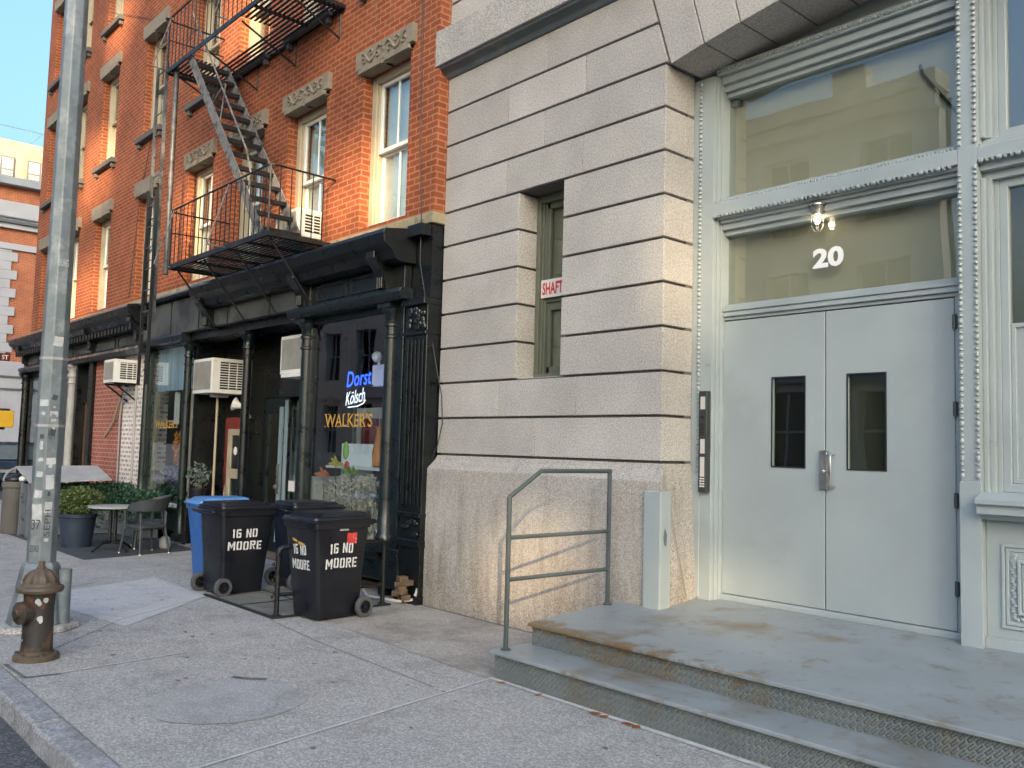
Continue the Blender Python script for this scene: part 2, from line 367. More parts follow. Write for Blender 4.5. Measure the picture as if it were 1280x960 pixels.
M['teal'] = paint('shopfront_teal', (.008,.014,.017), rough=.34, var=.25, scale=6, bump=.25, bscale=25)
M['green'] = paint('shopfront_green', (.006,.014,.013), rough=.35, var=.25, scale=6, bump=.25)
M['soot'] = paint('weathered_fascia', (.075,.078,.075), rough=.7, var=.4, scale=1.6, c2=(.03,.03,.03), c2scale=1.5, c2lo=.48, c2hi=.62)
M['iron'] = paint('black_iron', (.007,.0075,.008), rough=.5, var=.3, scale=8, bump=.3)
M['iron_grey'] = paint('bleached_iron', (.17,.16,.15), rough=.7, var=.3, scale=9, c2=(.05,.045,.04), c2scale=8, c2lo=.5, c2hi=.62)
M['iron_lad'] = paint('ladder_iron', (.10,.10,.105), rough=.5, var=.35, scale=7, c2=(.02,.02,.02), c2scale=3, c2lo=.45, c2hi=.6)
M['glass'] = glass('window_glass', (.80,.86,.86), 1.0, 0, 2.1)
M['shopglass'] = glass('shop_glass', (.86,.91,.93), 1.0, 0, 1.75)
M['transom'] = glass('transom_glass', (.84,.86,.83), 1.0, 0.01, 1.72)
M['olive'] = paint('olive_panel', (.50,.46,.37), rough=.75, var=.1, scale=1.2)
M['olive_dark'] = paint('olive_dark', (.055,.055,.035), rough=.8, var=.2)
M['blind'] = paint('white_blind', (.80,.80,.79), rough=.8, var=.12, scale=2)
M['sash_green'] = paint('green_sash', (.105,.115,.085), rough=.5, var=.15)
M['shade_green'] = paint('green_shade', (.19,.21,.155), rough=.7, var=.12)
M['conc'] = ground('sidewalk', (.362,.340,.308), (.15,.148,.145), (.58,.57,.55), speck=95, var=.15)
M['slab_light'] = ground('light_slab', (.46,.45,.44), (.34,.34,.33), (.56,.55,.54), speck=90, var=.08)
M['slab_warm'] = ground('warm_slab', (.36,.325,.285), (.2,.18,.15), (.5,.47,.43), speck=90, var=.14, stain=(.19,.165,.135))
M['slab_mid'] = ground('mid_slab', (.345,.332,.315), (.22,.22,.21), (.5,.49,.47), speck=110, var=.14, crack=1.1)
M['curb'] = ground('curb_stone', (.31,.305,.305), (.14,.14,.14), (.45,.45,.45), speck=70, var=.15, stain=(.17,.16,.15), crack=.5)
M['road'] = ground('road', (.085,.086,.09), (.03,.03,.03), (.24,.24,.24), speck=75, var=.2, crack=.25)
M['seam'] = paint('seam', (.50,.49,.47), rough=.9, var=.2, scale=9)
M['seam_dark'] = paint('seam_dark', (.13,.125,.12), rough=.9, var=.3, scale=9)
M['mat'] = paint('rubber_mat', (.055,.058,.062), rough=.7, var=.2, scale=7, bump=.4)
M['hatch'] = paint('hatch_steel', (.17,.165,.145), rough=.6, var=.3, scale=4, c2=(.08,.075,.06), c2scale=6)
M['binblack'] = paint('bin_black', (.006,.007,.011), rough=.40, var=.25, scale=4, bump=.25, bscale=120, c2=(.016,.017,.020), c2scale=7, c2lo=.6, c2hi=.8)
M['binblue'] = paint('bin_blue', (.018,.115,.38), rough=.42, var=.15, scale=4)
M['bluelid'] = paint('lid_blue', (.08,.22,.48), rough=.42, var=.2, scale=4)
M['rubber'] = paint('rubber', (.065,.066,.068), rough=.7, var=.2)
M['letter'] = paint('stencil_white', (.66,.66,.64), rough=.7, var=.1, scale=30, c2=(.02,.02,.02), c2scale=20, c2lo=.64, c2hi=.70)
M['sticker'] = paint('red_sticker', (.55,.045,.04), rough=.5, var=.15, scale=20, c2=(.7,.4,.35), c2scale=30, c2lo=.58, c2hi=.62)
M['hydrant'] = paint('hydrant_rust', (.028,.024,.021), rough=.6, var=.4, scale=9, c2=(.15,.065,.03), c2scale=6, c2lo=.52, c2hi=.68, bump=.5, bscale=45)
M['hydrant_top'] = paint('hydrant_bonnet', (.085,.062,.04), rough=.6, var=.35, scale=9, c2=(.09,.06,.04), c2scale=7, bump=.5, bscale=45)
M['galv'] = paint('lamp_post_steel', (.165,.19,.197), rough=.5, var=.28, scale=5, metal=.3, c2=(.27,.285,.285), c2scale=4.2, c2lo=.52, c2hi=.66)
M['tagink'] = paint('marker_ink', (.045,.05,.055), rough=.6)
M['paper'] = paint('sticker_paper', (.42,.43,.43), rough=.7, var=.2, scale=14, c2=(.25,.27,.28), c2scale=25)
M['gold'] = paint('gilt', (.62,.36,.08), rough=.35, var=.25, scale=12, metal=.3)
M['steel'] = paint('brushed_steel', (.36,.36,.34), rough=.35, var=.12, metal=.8, scale=8)
M['chrome'] = paint('satin_chrome', (.6,.62,.62), rough=.25, var=.05, metal=1)
M['chair'] = paint('chair_grey', (.045,.052,.055), rough=.55, var=.2, scale=20)
M['tabletop'] = paint('table_edge', (.33,.325,.31), rough=.4, var=.1)
M['bluepot'] = paint('dark_blue_planter', (.022,.032,.052), rough=.4, var=.2)
M['leafdark'] = foliage('hedge_leaves', (.009,.036,.016), (.026,.075,.034))
M['leafgold'] = foliage('golden_cypress', (.04,.07,.015), (.11,.14,.035))
M['leafgrey'] = foliage('grey_leaves', (.06,.09,.07), (.16,.19,.16))
M['dryflower'] = foliage('dried_flowers', (.34,.25,.16), (.78,.70,.58))
M['panelgrey'] = paint('planter_panel', (.115,.125,.14), rough=.55, var=.1)
M['boardgrey'] = paint('grey_board', (.33,.325,.315), rough=.7, var=.2, scale=3)
M['wood'] = paint('varnished_wood', (.17,.075,.032), rough=.4, var=.35, scale=6, stretch=(8, 8, .6))
M['redwood'] = paint('red_door_wood', (.17,.028,.022), rough=.5, var=.25)
M['curtain'] = paint('striped_curtain', (.36,.44,.52), rough=.9, var=.4, scale=3, stretch=(6, 6, .15))
M['inner'] = paint('inner_wall', (.16,.12,.09), rough=.9, var=.3, scale=2)
M['innerpale'] = paint('inner_pale', (.40,.38,.33), rough=.9, var=.2, scale=2)
M['pot'] = paint('grey_blue_pot', (.21,.28,.31), rough=.6, var=.1)
M['terracotta'] = paint('terracotta', (.30,.12,.05), rough=.8)
M['orange'] = paint('amber_glassware', (.55,.20,.03), rough=.4)
M['yellow'] = paint('yellow_signal', (.62,.36,.02), rough=.45, var=.08)
M['maroon'] = paint('street_sign_maroon', (.10,.012,.015), rough=.4)
M['salmon'] = brick('salmon_brick', (.46,.155,.075), (.40,.13,.06), (.50,.26,.16), ms=.008)
M['whitestone'] = paint('pale_stone', (.42,.42,.43), rough=.8, var=.1, scale=.8)
M['tan'] = brick('tan_brick', (.40,.31,.23), (.36,.28,.205), (.38,.31,.25), ms=.01, bw=.4, rh=.14)
M['greystone'] = paint('grey_stone', (.30,.32,.34), rough=.8, var=.15, scale=1)
M['carpaint'] = paint('car_paint', (.035,.055,.085), rough=.25, var=.1)
M['carglass'] = glass('car_glass', (.25,.3,.32), 1.0, 0, 1.8)
M['limestone'] = paint('opposite_limestone', (.52,.49,.44), rough=.85, var=.1, scale=.6)
M['oppbrick'] = brick('opposite_brick', (.42,.27,.2), (.36,.22,.16), (.45,.36,.3), ms=.01)
M['redink'] = paint('red_ink', (.50,.04,.03), rough=.6, var=.1)
M['signwhite'] = paint('sign_white', (.60,.575,.54), rough=.6, var=.08)
M['numwhite'] = paint('number_white', (.80,.80,.78), rough=.5, var=.03)
M['neonblue'] = emit('neon_blue', (.02,.07,.9), 1.3)
M['neonwhite'] = emit('neon_white', (.9,.93,1.0), .45)
M['bulb'] = emit('lit_bulb', (1.0,.82,.55), 9)
M['jar'] = glass('jar_glass', (.95,.93,.88), 1.0, 0, 1.3)
M['panelblack'] = paint('intercom_black', (.03,.036,.036), rough=.4, var=.1)
M['cable'] = paint('white_cable', (.55,.54,.5), rough=.5)
M['wire'] = paint('thin_wire', (.03,.03,.03), rough=.6)

# ------------------------------------------------------------------ camera
CZ = 1.749
cam = bpy.data.cameras.new('camera'); co = bpy.data.objects.new('camera', cam); COL.objects.link(co)
yaw, pitch, roll = 0.8398449, 0.0725722, 0.02632787
f = Vector((-math.sin(yaw)*math.cos(pitch), math.cos(yaw)*math.cos(pitch), math.sin(pitch)))
r = Vector((math.cos(yaw), math.sin(yaw), 0)); u = r.cross(f)
r2 = r*math.cos(roll) + u*math.sin(roll); u2 = -r*math.sin(roll) + u*math.cos(roll)
mw = Matrix((r2, u2, -f)).transposed().to_4x4(); mw.translation = (0, 0, CZ)
co.matrix_world = mw
cam.sensor_width = 36; cam.lens = 36*1100/1280; cam.clip_end = 2000; cam.clip_start = .05
S.camera = co

# ------------------------------------------------------------------ light
SUN = Vector((1.2, -1.0, .43)).normalized()
w = bpy.data.worlds.new('World'); S.world = w; w.use_nodes = True
nt = w.node_tree; bg = nt.nodes['Background']
sky = nt.nodes.new('ShaderNodeTexSky'); sky.sky_type = 'NISHITA'; sky.sun_disc = False
sky.sun_elevation = math.asin(SUN.z); sky.sun_rotation = math.atan2(SUN.x, SUN.y)
sky.air_density = 1.4; sky.dust_density = 10.0; sky.ozone_density = 5.0; sky.altitude = 0
nt.links.new(sky.outputs[0], bg.inputs[0]); bg.inputs[1].default_value = .15
sl = bpy.data.lights.new('sun', 'SUN'); so = bpy.data.objects.new('sun', sl); COL.objects.link(so)
sl.energy = 2.9; sl.angle = R(.4); sl.color = (1, .74, .44)
so.rotation_euler = SUN.to_track_quat('Z', 'Y').to_euler(); so.location = (20, -30, 30)
S.view_settings.view_transform = 'Standard'; S.view_settings.look = 'None'; S.view_settings.gamma = 1; S.view_settings.use_curve_mapping = False
S.view_settings.exposure = 2.1


# ------------------------------------------------------------------ ground
X0 = -26.6
mb = MB(); mb.quad((-400,-400,-.14),(400,-400,-.14),(400,400,-.14),(-400,400,-.14)); struct(mb.build('ground', M['road']))
mb = MB(); mb.quad((-60,-9,-.125),(40,-9,-.125),(40,1.52,-.125),(-60,1.52,-.125)); struct(mb.build('road', M['road']))
mb = MB(); mb.quad((-36.5,1.53,-.125),(X0,1.53,-.125),(X0,60,-.125),(-36.5,60,-.125)); struct(mb.build('cross_street', M['road']))
mb = MB(); mb.box(X0, 30, 1.72, 60, -.2, 0); struct(mb.build('sidewalk', M['conc']))
# kerb stones with slightly uneven edges
mb = MB(); x = X0
while x < 12:
    ln = random.uniform(1.6, 2.4); x1 = min(x+ln, 12)
    if -7.4 < x < -5.2: x1 = -5.9 if x < -6.2 else x1
    a = random.uniform(-.012, .012); z = random.uniform(-.006, .004)
    mb.hexa([(x+.006,1.525+a,-.2),(x1-.006,1.525-a,-.2),(x1-.006,1.7185,-.2),(x+.006,1.7185,-.2),(x+.006,1.54+a,.0+z),(x1-.006,1.54-a,.0-z),(x1-.006,1.7185,.002),(x+.006,1.7185,.002)])
    x = x1
struct(mb.build('kerb', M['curb'], bevel=.018, seg=2))
mb = MB()
y = 1.75
mb.box(X0-.16, X0-.004, 1.75, 60, -.2, .002); struct(mb.build('kerb', M['curb'], bevel=.015))
mb = MB(); mb.box(-44, -36.5, -9, 60, -.2, 0); struct(mb.build('far_sidewalk', M['slab_light']))
mb = MB(); mb.box(-60, 60, -14, -9, -.2, 0); struct(mb.build('opposite_sidewalk', M['conc']))
# paving differences in the sidewalk
def sheet(name, pts, z, m): 
    b = MB(); b.quad(*[(p[0], p[1], z) for p in pts]); return struct(b.build(name, m))
sheet('pale_paving', [(-11.35,4.2),(-9.72,4.2),(-8.55,2.92),(-10.7,2.62)], .004, M['slab_light'])
sheet('pale_paving', [(-16.5,2.75),(-12.6,2.62),(-10.72,2.62),(-11.37,3.55),(-16.5,3.3)], .004, M['slab_mid'])
sheet('stained_paving', [(-7.85,4.55),(-5.16,4.45),(-5.16,5.9),(-7.95,5.9)], .004, M['slab_warm'])
sheet('stained_paving', [(-9.7,5.62),(-7.95,5.62),(-7.95,7.0),(-9.7,7.0)], .004, M['slab_warm'])
mb = MB(); n = 36
mb.quad(*[(-5.76+.50*math.cos(2*math.pi*k/n)*(1+.03*math.sin(3*k)), 2.66+.52*math.sin(2*math.pi*k/n)*(1+.02*math.cos(5*k)), .0045) for k in range(n)]); struct(mb.build('round_paving_patch', M['slab_mid']))
def strip(pts, wd, z, m, name='paving_joint'):
    b = MB()
    for p, q in zip(pts, pts[1:]):
        p, q = Vector((p[0],p[1],z)), Vector((q[0],q[1],z)); d = (q-p).normalized(); s = Vector((-d.y, d.x, 0))*wd/2
        b.quad(p-s, q-s, q+s, p+s)
    return struct(b.build(name, m))
strip([(-5.15,4.5),(-4.92,3.3),(-4.68,2.0),(-4.62,1.72)], .022, .0055, M['seam'])
strip([(-7.15,2.02),(-7.25,2.95)], .02, .005, M['seam'])
strip([(-7.65,1.74),(-7.15,1.76),(-7.12,2.0)], .03, .005, M['seam_dark'])
strip([(-12.9,2.0),(-12.6,2.62)], .015, .005, M['seam_dark'])
strip([(-5.14,4.49),(-3.3,4.48),(-1.4,4.46)], .05, .0052, M['seam'])
strip([(-1.6,4.4),(-1.45,1.72)], .02, .005, M['seam'])
strip([(-6.31,2.95),(-6.22,3.0),(-6.1,3.12)], .05, .0058, M['seam_dark'])
mb = MB(); mb.box(-9.75, -8.15, 4.22, 5.58, .003, .012)
hatch = mb.build('cellar_hatch', M['hatch'], bevel=.004); tag(hatch, 'worn flat steel cellar hatch set into the pavement between the bins', 'hatch')
mb = MB(); mb.box(-8.965,-8.945,4.24,5.56,.0125,.017); mb.box(-9.7,-8.2,4.85,4.865,.0125,.0165); mb.build('hatch_seam', M['dark'], hatch)
mb = MB(); mb.box(-9.78,-8.12,4.18,4.218,.003,.02); mb.box(-8.148,-8.11,4.22,5.58,.003,.02); mb.build('hatch_frame', M['dark'], hatch)

# old gum and drip marks trodden into the paving
rs = random.Random(11); mb = MB()
for i in range(80):
    x, y, r_ = rs.uniform(-13,-1.5), rs.uniform(1.8,4.4), rs.uniform(.008,.022)
    mb.quad(*[(x+r_*math.cos(a)*rs.uniform(.7,1.2), y+r_*math.sin(a)*rs.uniform(.7,1.2), .0062) for a in [2*math.pi*k/8 for k in range(8)]])
struct(mb.build('gum_marks', M['seam_dark']))
strip([(-9.7,4.2),(-8.9,3.0),(-7.9,2.1),(-7.6,1.73)], .008, .005, M['seam_dark']); strip([(-8.1,4.15),(-7.0,4.05),(-5.2,3.98)], .007, .0049, M['seam_dark'])
strip([(-5.2,5.87),(-6.5,5.86),(-7.94,5.865)], .05, .0056, M['seam_dark'])
# ------------------------------------------------------------------ granite building
GB = thing('granite_building', 'pale granite commercial building with rusticated courses and wide grey entrance', 'building', (-6.3, 6.0, 0))
courses = [1.66, 2.06, 2.45, 2.84, 3.23, 3.62, 4.01, 4.40, 4.79, 5.18, 5.58, 5.985]
XL, XR = -7.92, -4.76
def springer(z): return -4.72 - .31*(z-5.15)
joints = {0: [-6.34], 1: [-6.91, -5.79], 7: [-6.87, -5.76], 8: [-6.30], 9: [-6.86, -5.74], 10: [-6.29]}
mb = MB(); g = .024
for i in range(len(courses)-1):
    z0, z1 = courses[i]+g/2, courses[i+1]-g/2
    xr = XR if z1 < 5.2 else None
    js = [XL] + joints.get(i, [])
    if 2 <= i <= 6:
        spans = [(XL, -6.655), (-6.005, XR)]
    else:
        e = XR if xr else 0
        bounds = js + [e]; spans = list(zip(bounds, bounds[1:]))
    for k, (a, b) in enumerate(spans):
        a2 = a + (.0025 if a != XL and a != -6.005 else 0); b2 = b - (.0025 if b not in (XR, 0, -6.655) else 0)
        if b == 0:
            ba, bt = springer(z0)-.012, springer(z1)-.012
            mb.hexa([(a2,6,z0),(ba,6,z0),(ba,6.42,z0),(a2,6.42,z0),(a2,6,z1),(bt,6,z1),(bt,6.42,z1),(a2,6.42,z1)])
        else:
            mb.box(a2, b2, 6.0, 6.42, z0, z1)
# upper wall over the belt course
for k, (z0, z1) in enumerate([(6.535,6.86),(6.884,7.22),(7.244,7.6),(7.624,8.0),(8.024,8.4),(8.424,8.8),(8.824,9.6)]):
    bs = [-7.92, -6.9+.5*(k%2), -5.6+.5*(k%2), -4.2+.5*(k%2), -2.9, -1.4, 0.2, 1.6, 3]
    for a, b in zip(bs, bs[1:]): mb.box(a+.0025, b-.0025, 6.0, 6.42, z0, z1)
# pier to the right of the entrance
for z0, z1 in [(.0,1.66)]+list(zip(courses, courses[1:])):
    mb.box(1.75, 5.0, 6.0, 6.42, z0+g/2, z1-g/2)
mb.build('granite_wall', M['granite'], GB, bevel=.006, seg=2)
# recessed joints behind the stones
mb = MB(); wall_cells(mb, -7.9, -4.80, 1.6, 6.0, 6.035, 6.40, [(-6.69,-5.97,2.455,4.405)]); mb.box(-7.9, 4.9, 6.035, 6.40, 6.5, 9.6); mb.box(1.79, 4.9, 6.035, 6.4, 0, 6.0)
mb.box(-4.95,-4.766,6.325,6.419,1.66,5.16); mb.build('mortar_joint', M['joint'], GB)
mb = MB(); mb.box(-6.66,-6.0,6.05,6.42,2.45,2.462); mb.build('window_ledge', M['granite'], GB)
# plinth with bevelled top
mb = MB()
prof = [(5.88,0),(6.42,0),(6.42,1.648),(6.005,1.648),(5.985,1.60),(5.93,1.545),(5.885,1.50)]
n = len(prof)
pl = MB()
def ring(x): return [(x, y, z) for y, z in prof]
def pxl(y): return -7.93 - (6.0-max(5.88, min(6.0, y)))*.4
# the flare also wraps round both ends
L_ = [(-7.95 if z < 1.52 else -7.95+(z-1.5)*.16, y, z) for y, z in prof]
R_ = [(-4.66 if z < 1.52 else -4.66-(z-1.5)*.60, y, z) for y, z in prof]
pl.loft([L_, R_]); pl.build('plinth', M['granite_base'], GB, bevel=.006, seg=2)
# belt course and the dark moulding under it
mb = MB()
for a, b in ((-7.97,-6.845),(-6.84,-5.5),(-5.495,-4.1),(-4.095,-2.6),(-2.595,-1.0),(-.995,5)): mb.box(a, b, 5.83, 6.42, 6.09, 6.50)
mb.build('belt_course', M['granite'], GB, bevel=.006, seg=2)
mb = MB(); mb.prism([(6.02,5.975),(5.985,5.975),(5.97,5.99),(5.955,6.03),(5.91,6.055),(5.87,6.06),(5.86,6.088),(6.02,6.088)], 'x', -7.93, -5.05)
mb.build('belt_moulding', M['lead'], GB)
# segmental arch
mb = MB(); step_ = .355; xb = -4.715; k = 0
def zint(x): t = x+4.715; return 5.155 + .205*t - .030*t*t
while xb < 1.4:
    xe = xb + step_; tb = -.31 + .095*(xb+4.715); te = -.31 + .095*(xe+4.715)
    z0, z1 = zint(xb), zint(xe); zt = 5.972
    mb.hexa([(xb+.006,6.0,z0),(xe-.006,6.0,z1),(xe-.006,6.62,z1),(xb+.006,6.62,z0),(xb+.006+tb*(zt-z0),6.0,zt),(xe-.006+te*(zt-z1),6.0,zt),(xe-.006+te*(zt-z1),6.62,zt),(xb+.006+tb*(zt-z0),6.62,zt)])
    xb = xe
mb.build('arch_stones', M['granite'], GB, bevel=.007, seg=2)
mb = MB(); xs = [-4.70+.2*i for i in range(32)]
for a, b in zip(xs, xs[1:]): mb.hexa([(a,6.035,zint(a)+.03),(b,6.035,zint(b)+.03),(b,6.41,zint(b)+.03),(a,6.41,zint(a)+.03),(a-.25,6.035,5.97),(b-.25,6.035,5.97),(b-.25,6.41,5.97),(a-.25,6.41,5.97)])
mb.build('arch_joint', M['band'], GB)
# narrow side window
sw = MB(); sw.box(-6.655,-6.60,6.26,6.42,2.47,4.40); sw.box(-6.06,-6.005,6.26,6.42,2.47,4.40); sw.box(-6.60,-6.06,6.26,6.42,4.32,4.40); sw.box(-6.60,-6.06,6.26,6.42,2.47,2.52)
sw.box(-6.60,-6.575,6.29,6.42,2.52,4.32); sw.box(-6.575,-6.55,6.31,6.42,2.52,4.32); sw.box(-6.085,-6.06,6.29,6.42,2.52,4.32)
swo = sw.build('side_window', M['sash_green'], GB, bevel=.003)
mb = MB(); mb.box(-6.55,-6.085,6.32,6.36,3.27,3.33); mb.box(-6.55,-6.51,6.32,6.36,3.33,4.32); mb.box(-6.55,-6.085,6.32,6.36,4.26,4.32); mb.box(-6.55,-6.085,6.345,6.385,3.19,3.27); mb.box(-6.55,-6.51,6.345,6.385,2.52,3.19); mb.box(-6.55,-6.085,6.345,6.385,2.52,2.60); mb.build('sash', M['sash_green'], swo, bevel=.003)
mb = MB(); mb.box(-6.52,-6.08,6.35,6.356,3.3,4.3); mb.box(-6.52,-6.08,6.372,6.378,2.55,3.24); mb.build('pane', M['transom'], swo)
mb = MB(); mb.box(-6.60,-6.05,6.40,6.415,2.5,4.36); mb.build('window_shade', M['shade_green'], swo)
sg = MB(); sg.box(-6.585,-6.012,6.275,6.288,3.31,3.50); sgo = sg.build('shaftway_sign', M['signwhite'], bevel=.002)
tag(sgo, 'white sign with red capital lettering fixed across the narrow side window', 'sign')
text('lettering', 'SHAFTWAY', (-6.56,6.274,3.34), (1,0,0), (0,0,1), .13, M['redink'], sgo, width=.54, bold=.03)

# ---- entrance frame
def beads(name, p, q, parent, r=.018, pitch=.040):
    p, q = Vector(p), Vector(q); d = q-p; n = int(d.length/pitch); b = MB(); d.normalize()
    Mx = d.to_track_quat('Z', 'Y').to_matrix()
    for i in range(n):
        c = p + d*(i+.5)*pitch
        if i % 3: b.lathe([(.001,-.007),(r*.85,-.007),(r*.85,.007),(.001,.007)], c, 7, Mx)
        else: b.lathe([(.001,-.020),(r*.75,-.014),(r,0),(r*.75,.014),(.001,.020)], c, 7, Mx)
    return b.build(name, M['grey'], parent, smooth=True)
def pz(y): return .385 + .065*(y-4.85)
mb = MB(); mb.box(-4.79,-4.55,6.425,6.8,.44,5.13)
mb.box(-4.55,-4.535,6.47,6.8,.44,5.2); mb.box(-4.535,-4.522,6.515,6.8,.44,5.2)
mb.build('entrance_pilaster', M['grey'], GB, bevel=.004, seg=2)
mb = MB(); mb.box(-4.757,-4.66,6.412,6.424,.5,1.56); mb.build('pilaster_base', M['grey'], GB, bevel=.004)
beads('bead_moulding', (-4.69,6.422,1.58), (-4.69,6.422,5.12), GB)
mb = MB(); mb.box(-2.475,-2.345,6.42,6.85,.44,5.45); mb.box(-2.482,-2.338,6.412,6.419,.44,1.60); cp = mb.build('entrance_post', M['grey'], GB, bevel=.004, seg=2)
beads('bead_moulding', (-2.462,6.418,1.62), (-2.462,6.418,3.80), GB); beads('bead_moulding', (-2.357,6.418,1.62), (-2.357,6.418,3.86), GB)
beads('bead_moulding', (-2.462,6.418,3.97), (-2.462,6.418,5.3), GB); beads('bead_moulding', (-2.357,6.418,3.97), (-2.357,6.418,5.3), GB)
mb = MB(); mb.box(-4.549,-2.476,6.42,6.85,3.845,3.955)
mb.box(-4.52,-2.476,6.455,6.85,3.815,3.845); mb.box(-4.52,-2.476,6.49,6.85,3.785,3.815); mb.box(-4.52,-2.476,6.52,6.85,3.73,3.785); mb.box(-4.52,-2.476,6.56,6.85,3.685,3.73)
mb.box(-4.52,-2.476,6.47,6.85,3.955,3.985); mb.box(-4.52,-2.476,6.53,6.85,3.985,4.015); mb.box(-4.52,-2.476,6.58,6.85,4.015,4.045)
mb.build('transom_bar', M['grey'], GB, bevel=.004, seg=2)
beads('bead_moulding', (-4.55,6.424,3.838), (-2.478,6.424,3.838), GB); 
mb = MB(); x = -4.53
while x < -2.5: mb.box(x, x+.012, 6.43, 6.455, 3.957, 3.978); x += .028
mb.build('dentil_row', M['grey'], GB)
mb = MB(); mb.box(-4.78,-2.476,6.63,6.85,5.20,6.4); mb.box(-4.549,-2.476,6.46,6.85,5.13,5.20); mb.box(-4.52,-2.476,6.50,6.85,5.06,5.13); mb.box(-4.52,-2.476,6.54,6.85,5.0,5.06); mb.box(-4.52,-2.476,6.58,6.85,4.955,5.0)
mb.build('transom_header', M['grey'], GB, bevel=.004, seg=2); beads('bead_moulding', (-4.55,6.455,5.165), (-2.478,6.455,5.165), GB)
mb = MB(); mb.box(-4.52,-2.476,6.56,6.85,2.925,2.955); mb.box(-4.52,-2.476,6.535,6.85,2.955,2.985); mb.box(-4.52,-2.476,6.55,6.85,2.985,3.0); mb.box(-4.52,-2.476,6.535,6.85,3.0,3.03); mb.box(-4.52,-2.476,6.575,6.85,3.03,3.065)
mb.build('door_head', M['grey'], GB, bevel=.003)
mb = MB(); mb.box(-2.56,-2.476,6.565,6.85,.5,2.93); mb.build('door_jamb', M['grey'], GB, bevel=.003)
for nm, z0, z1 in (('transom_window',3.065,3.685),('transom_window',4.045,4.955)):
    mb = MB(); mb.box(-4.52,-2.476,6.625,6.631,z0,z1); tw = mb.build(nm, M['transom'], GB)
    mb = MB(); mb.box(-4.52,-2.476,6.72,6.74,z0,z1); mb.build('blind', M['olive'], tw)  # olive panel standing in for the lit interior wall behind the glass
    if z0 < 3.5:
        text('house_number', '20', (-3.70,6.62,3.285), (1,0,0), (0,0,1), .165, M['numwhite'], tw, width=.27, bold=.042)
    else:
        mb = MB(); mb.path([(-2.85,6.70,4.78),(-2.83,6.70,4.70),(-2.60,6.70,4.36),(-2.50,6.70,4.24)], .012, 6); mb.build('pipe', M['olive_dark'], tw, smooth=True)
# doors
for side, (a, b, wa, wb) in enumerate(((-4.52,-3.562,-4.035,-3.735),(-3.552,-2.562,-3.37,-3.065))):
    mb = MB(); wall_cells(mb, a, b, .545, 2.914, 6.56, 6.605, [(wa, wb, 1.652, 2.395)]); d = mb.build('door', M['door'], GB, bevel=.003)
    mb = MB(); wall_cells(mb, wa-.007, wb+.007, 1.645, 2.402, 6.555, 6.5595, [(wa+.005, wb-.005, 1.657, 2.390)]); mb.build('window_bead', M['dark'], d)
    mb = MB(); mb.box(wa, wb, 6.578, 6.584, 1.652, 2.395); mb.build('window_pane', M['transom'], d)
    mb = MB(); mb.box(wa-.05, wb+.05, 6.64, 6.66, 1.6, 2.45); mb.build('window_backing', M['dark'] if side == 0 else M['olive_dark'], d)
    hx = -4.527 if side == 0 else -2.557
    for z in (.84, 1.46, 2.11, 2.74):
        h = MB(); h.tube((hx,6.548,z-.055),(hx,6.548,z+.055),.011,8); h.box(hx-.018,hx+.018,6.556,6.5595,z-.05,z+.05); h.build('hinge', M['grey'] if side == 0 else M['rail'], d, smooth=True)
    if side == 1:
        h = MB(); h.box(-3.595,-3.527,6.53,6.5585,1.487,1.795); h.build('lock_plate', M['steel'], d, bevel=.004)
        h = MB(); h.tube((-3.535,6.53,1.63),(-3.535,6.49,1.63),.014,10); h.ball((-3.535,6.485,1.63),.019); h.build('lock_knob', M['steel'], d, smooth=True)
        h = MB(); h.path([(-3.478,6.56,1.765),(-3.488,6.515,1.765),(-3.49,6.505,1.745),(-3.49,6.505,1.53),(-3.488,6.515,1.51),(-3.478,6.56,1.51)], .011, 8); h.build('pull_handle', M['chrome'], d, smooth=True)
mb = MB(); mb.box(-4.53,-2.48,6.525,6.7,.49,.54); mb.build('threshold', M['grey'], GB, bevel=.006)
mb = MB(); mb.box(-3.575,-3.54,6.607,6.615,.545,2.92); mb.box(-4.53,-2.55,6.607,6.617,2.90,2.935); mb.build('gap_shade_strip', M['dark'], GB)  # dark strip behind the door gaps, their shade given as colour
mb = MB(); mb.box(-4.97,-4.45,6.64,6.78,4.9,5.9); mb.build('arch_filler', M['lead'], GB)
mb = MB(); mb.box(-4.9,1.75,6.8,6.86,.3,6.4); mb.build('entrance_backing', M['olive_dark'], GB)
# right-hand window bay
mb = MB()
for z0, z1 in ((1.50, 3.73), (4.02, 5.2)):
    mb.box(-2.344,-2.315,6.48,6.8,z0,z1); mb.box(-2.315,-2.285,6.52,6.8,z0,z1)
    mb.box(-2.285,-2.255,6.57,6.8,z0,z1); mb.box(-.2,.2,6.42,6.8,z0,z1)
mb.box(-2.344,-.2,6.42,6.79,3.845,3.94); mb.box(-2.344,-.2,6.47,6.79,3.78,3.845); mb.box(-2.344,-.2,6.53,6.79,3.72,3.78); mb.box(-2.344,-.2,6.47,6.79,3.94,3.98); mb.box(-2.344,-.2,6.53,6.79,3.98,4.02)
mb.box(-2.344,1.74,6.435,6.79,5.201,6.4)
mb.prism([(6.30,1.455),(6.30,1.49),(6.42,1.535),(6.79,1.535),(6.79,1.35),(6.42,1.35),(6.40,1.38),(6.33,1.39),(6.33,1.455)][::-1], 'x', -2.344, -.2)
mb.box(-2.344,-.2,6.50,6.79,.42,1.35); mb.box(-2.344,-.2,6.47,6.49,.42,.56)
mb.build('bay_frame', M['grey'], GB, bevel=.004, seg=2)
beads('bead_moulding', (-2.34,6.424,3.838), (-.3,6.424,3.838), GB)
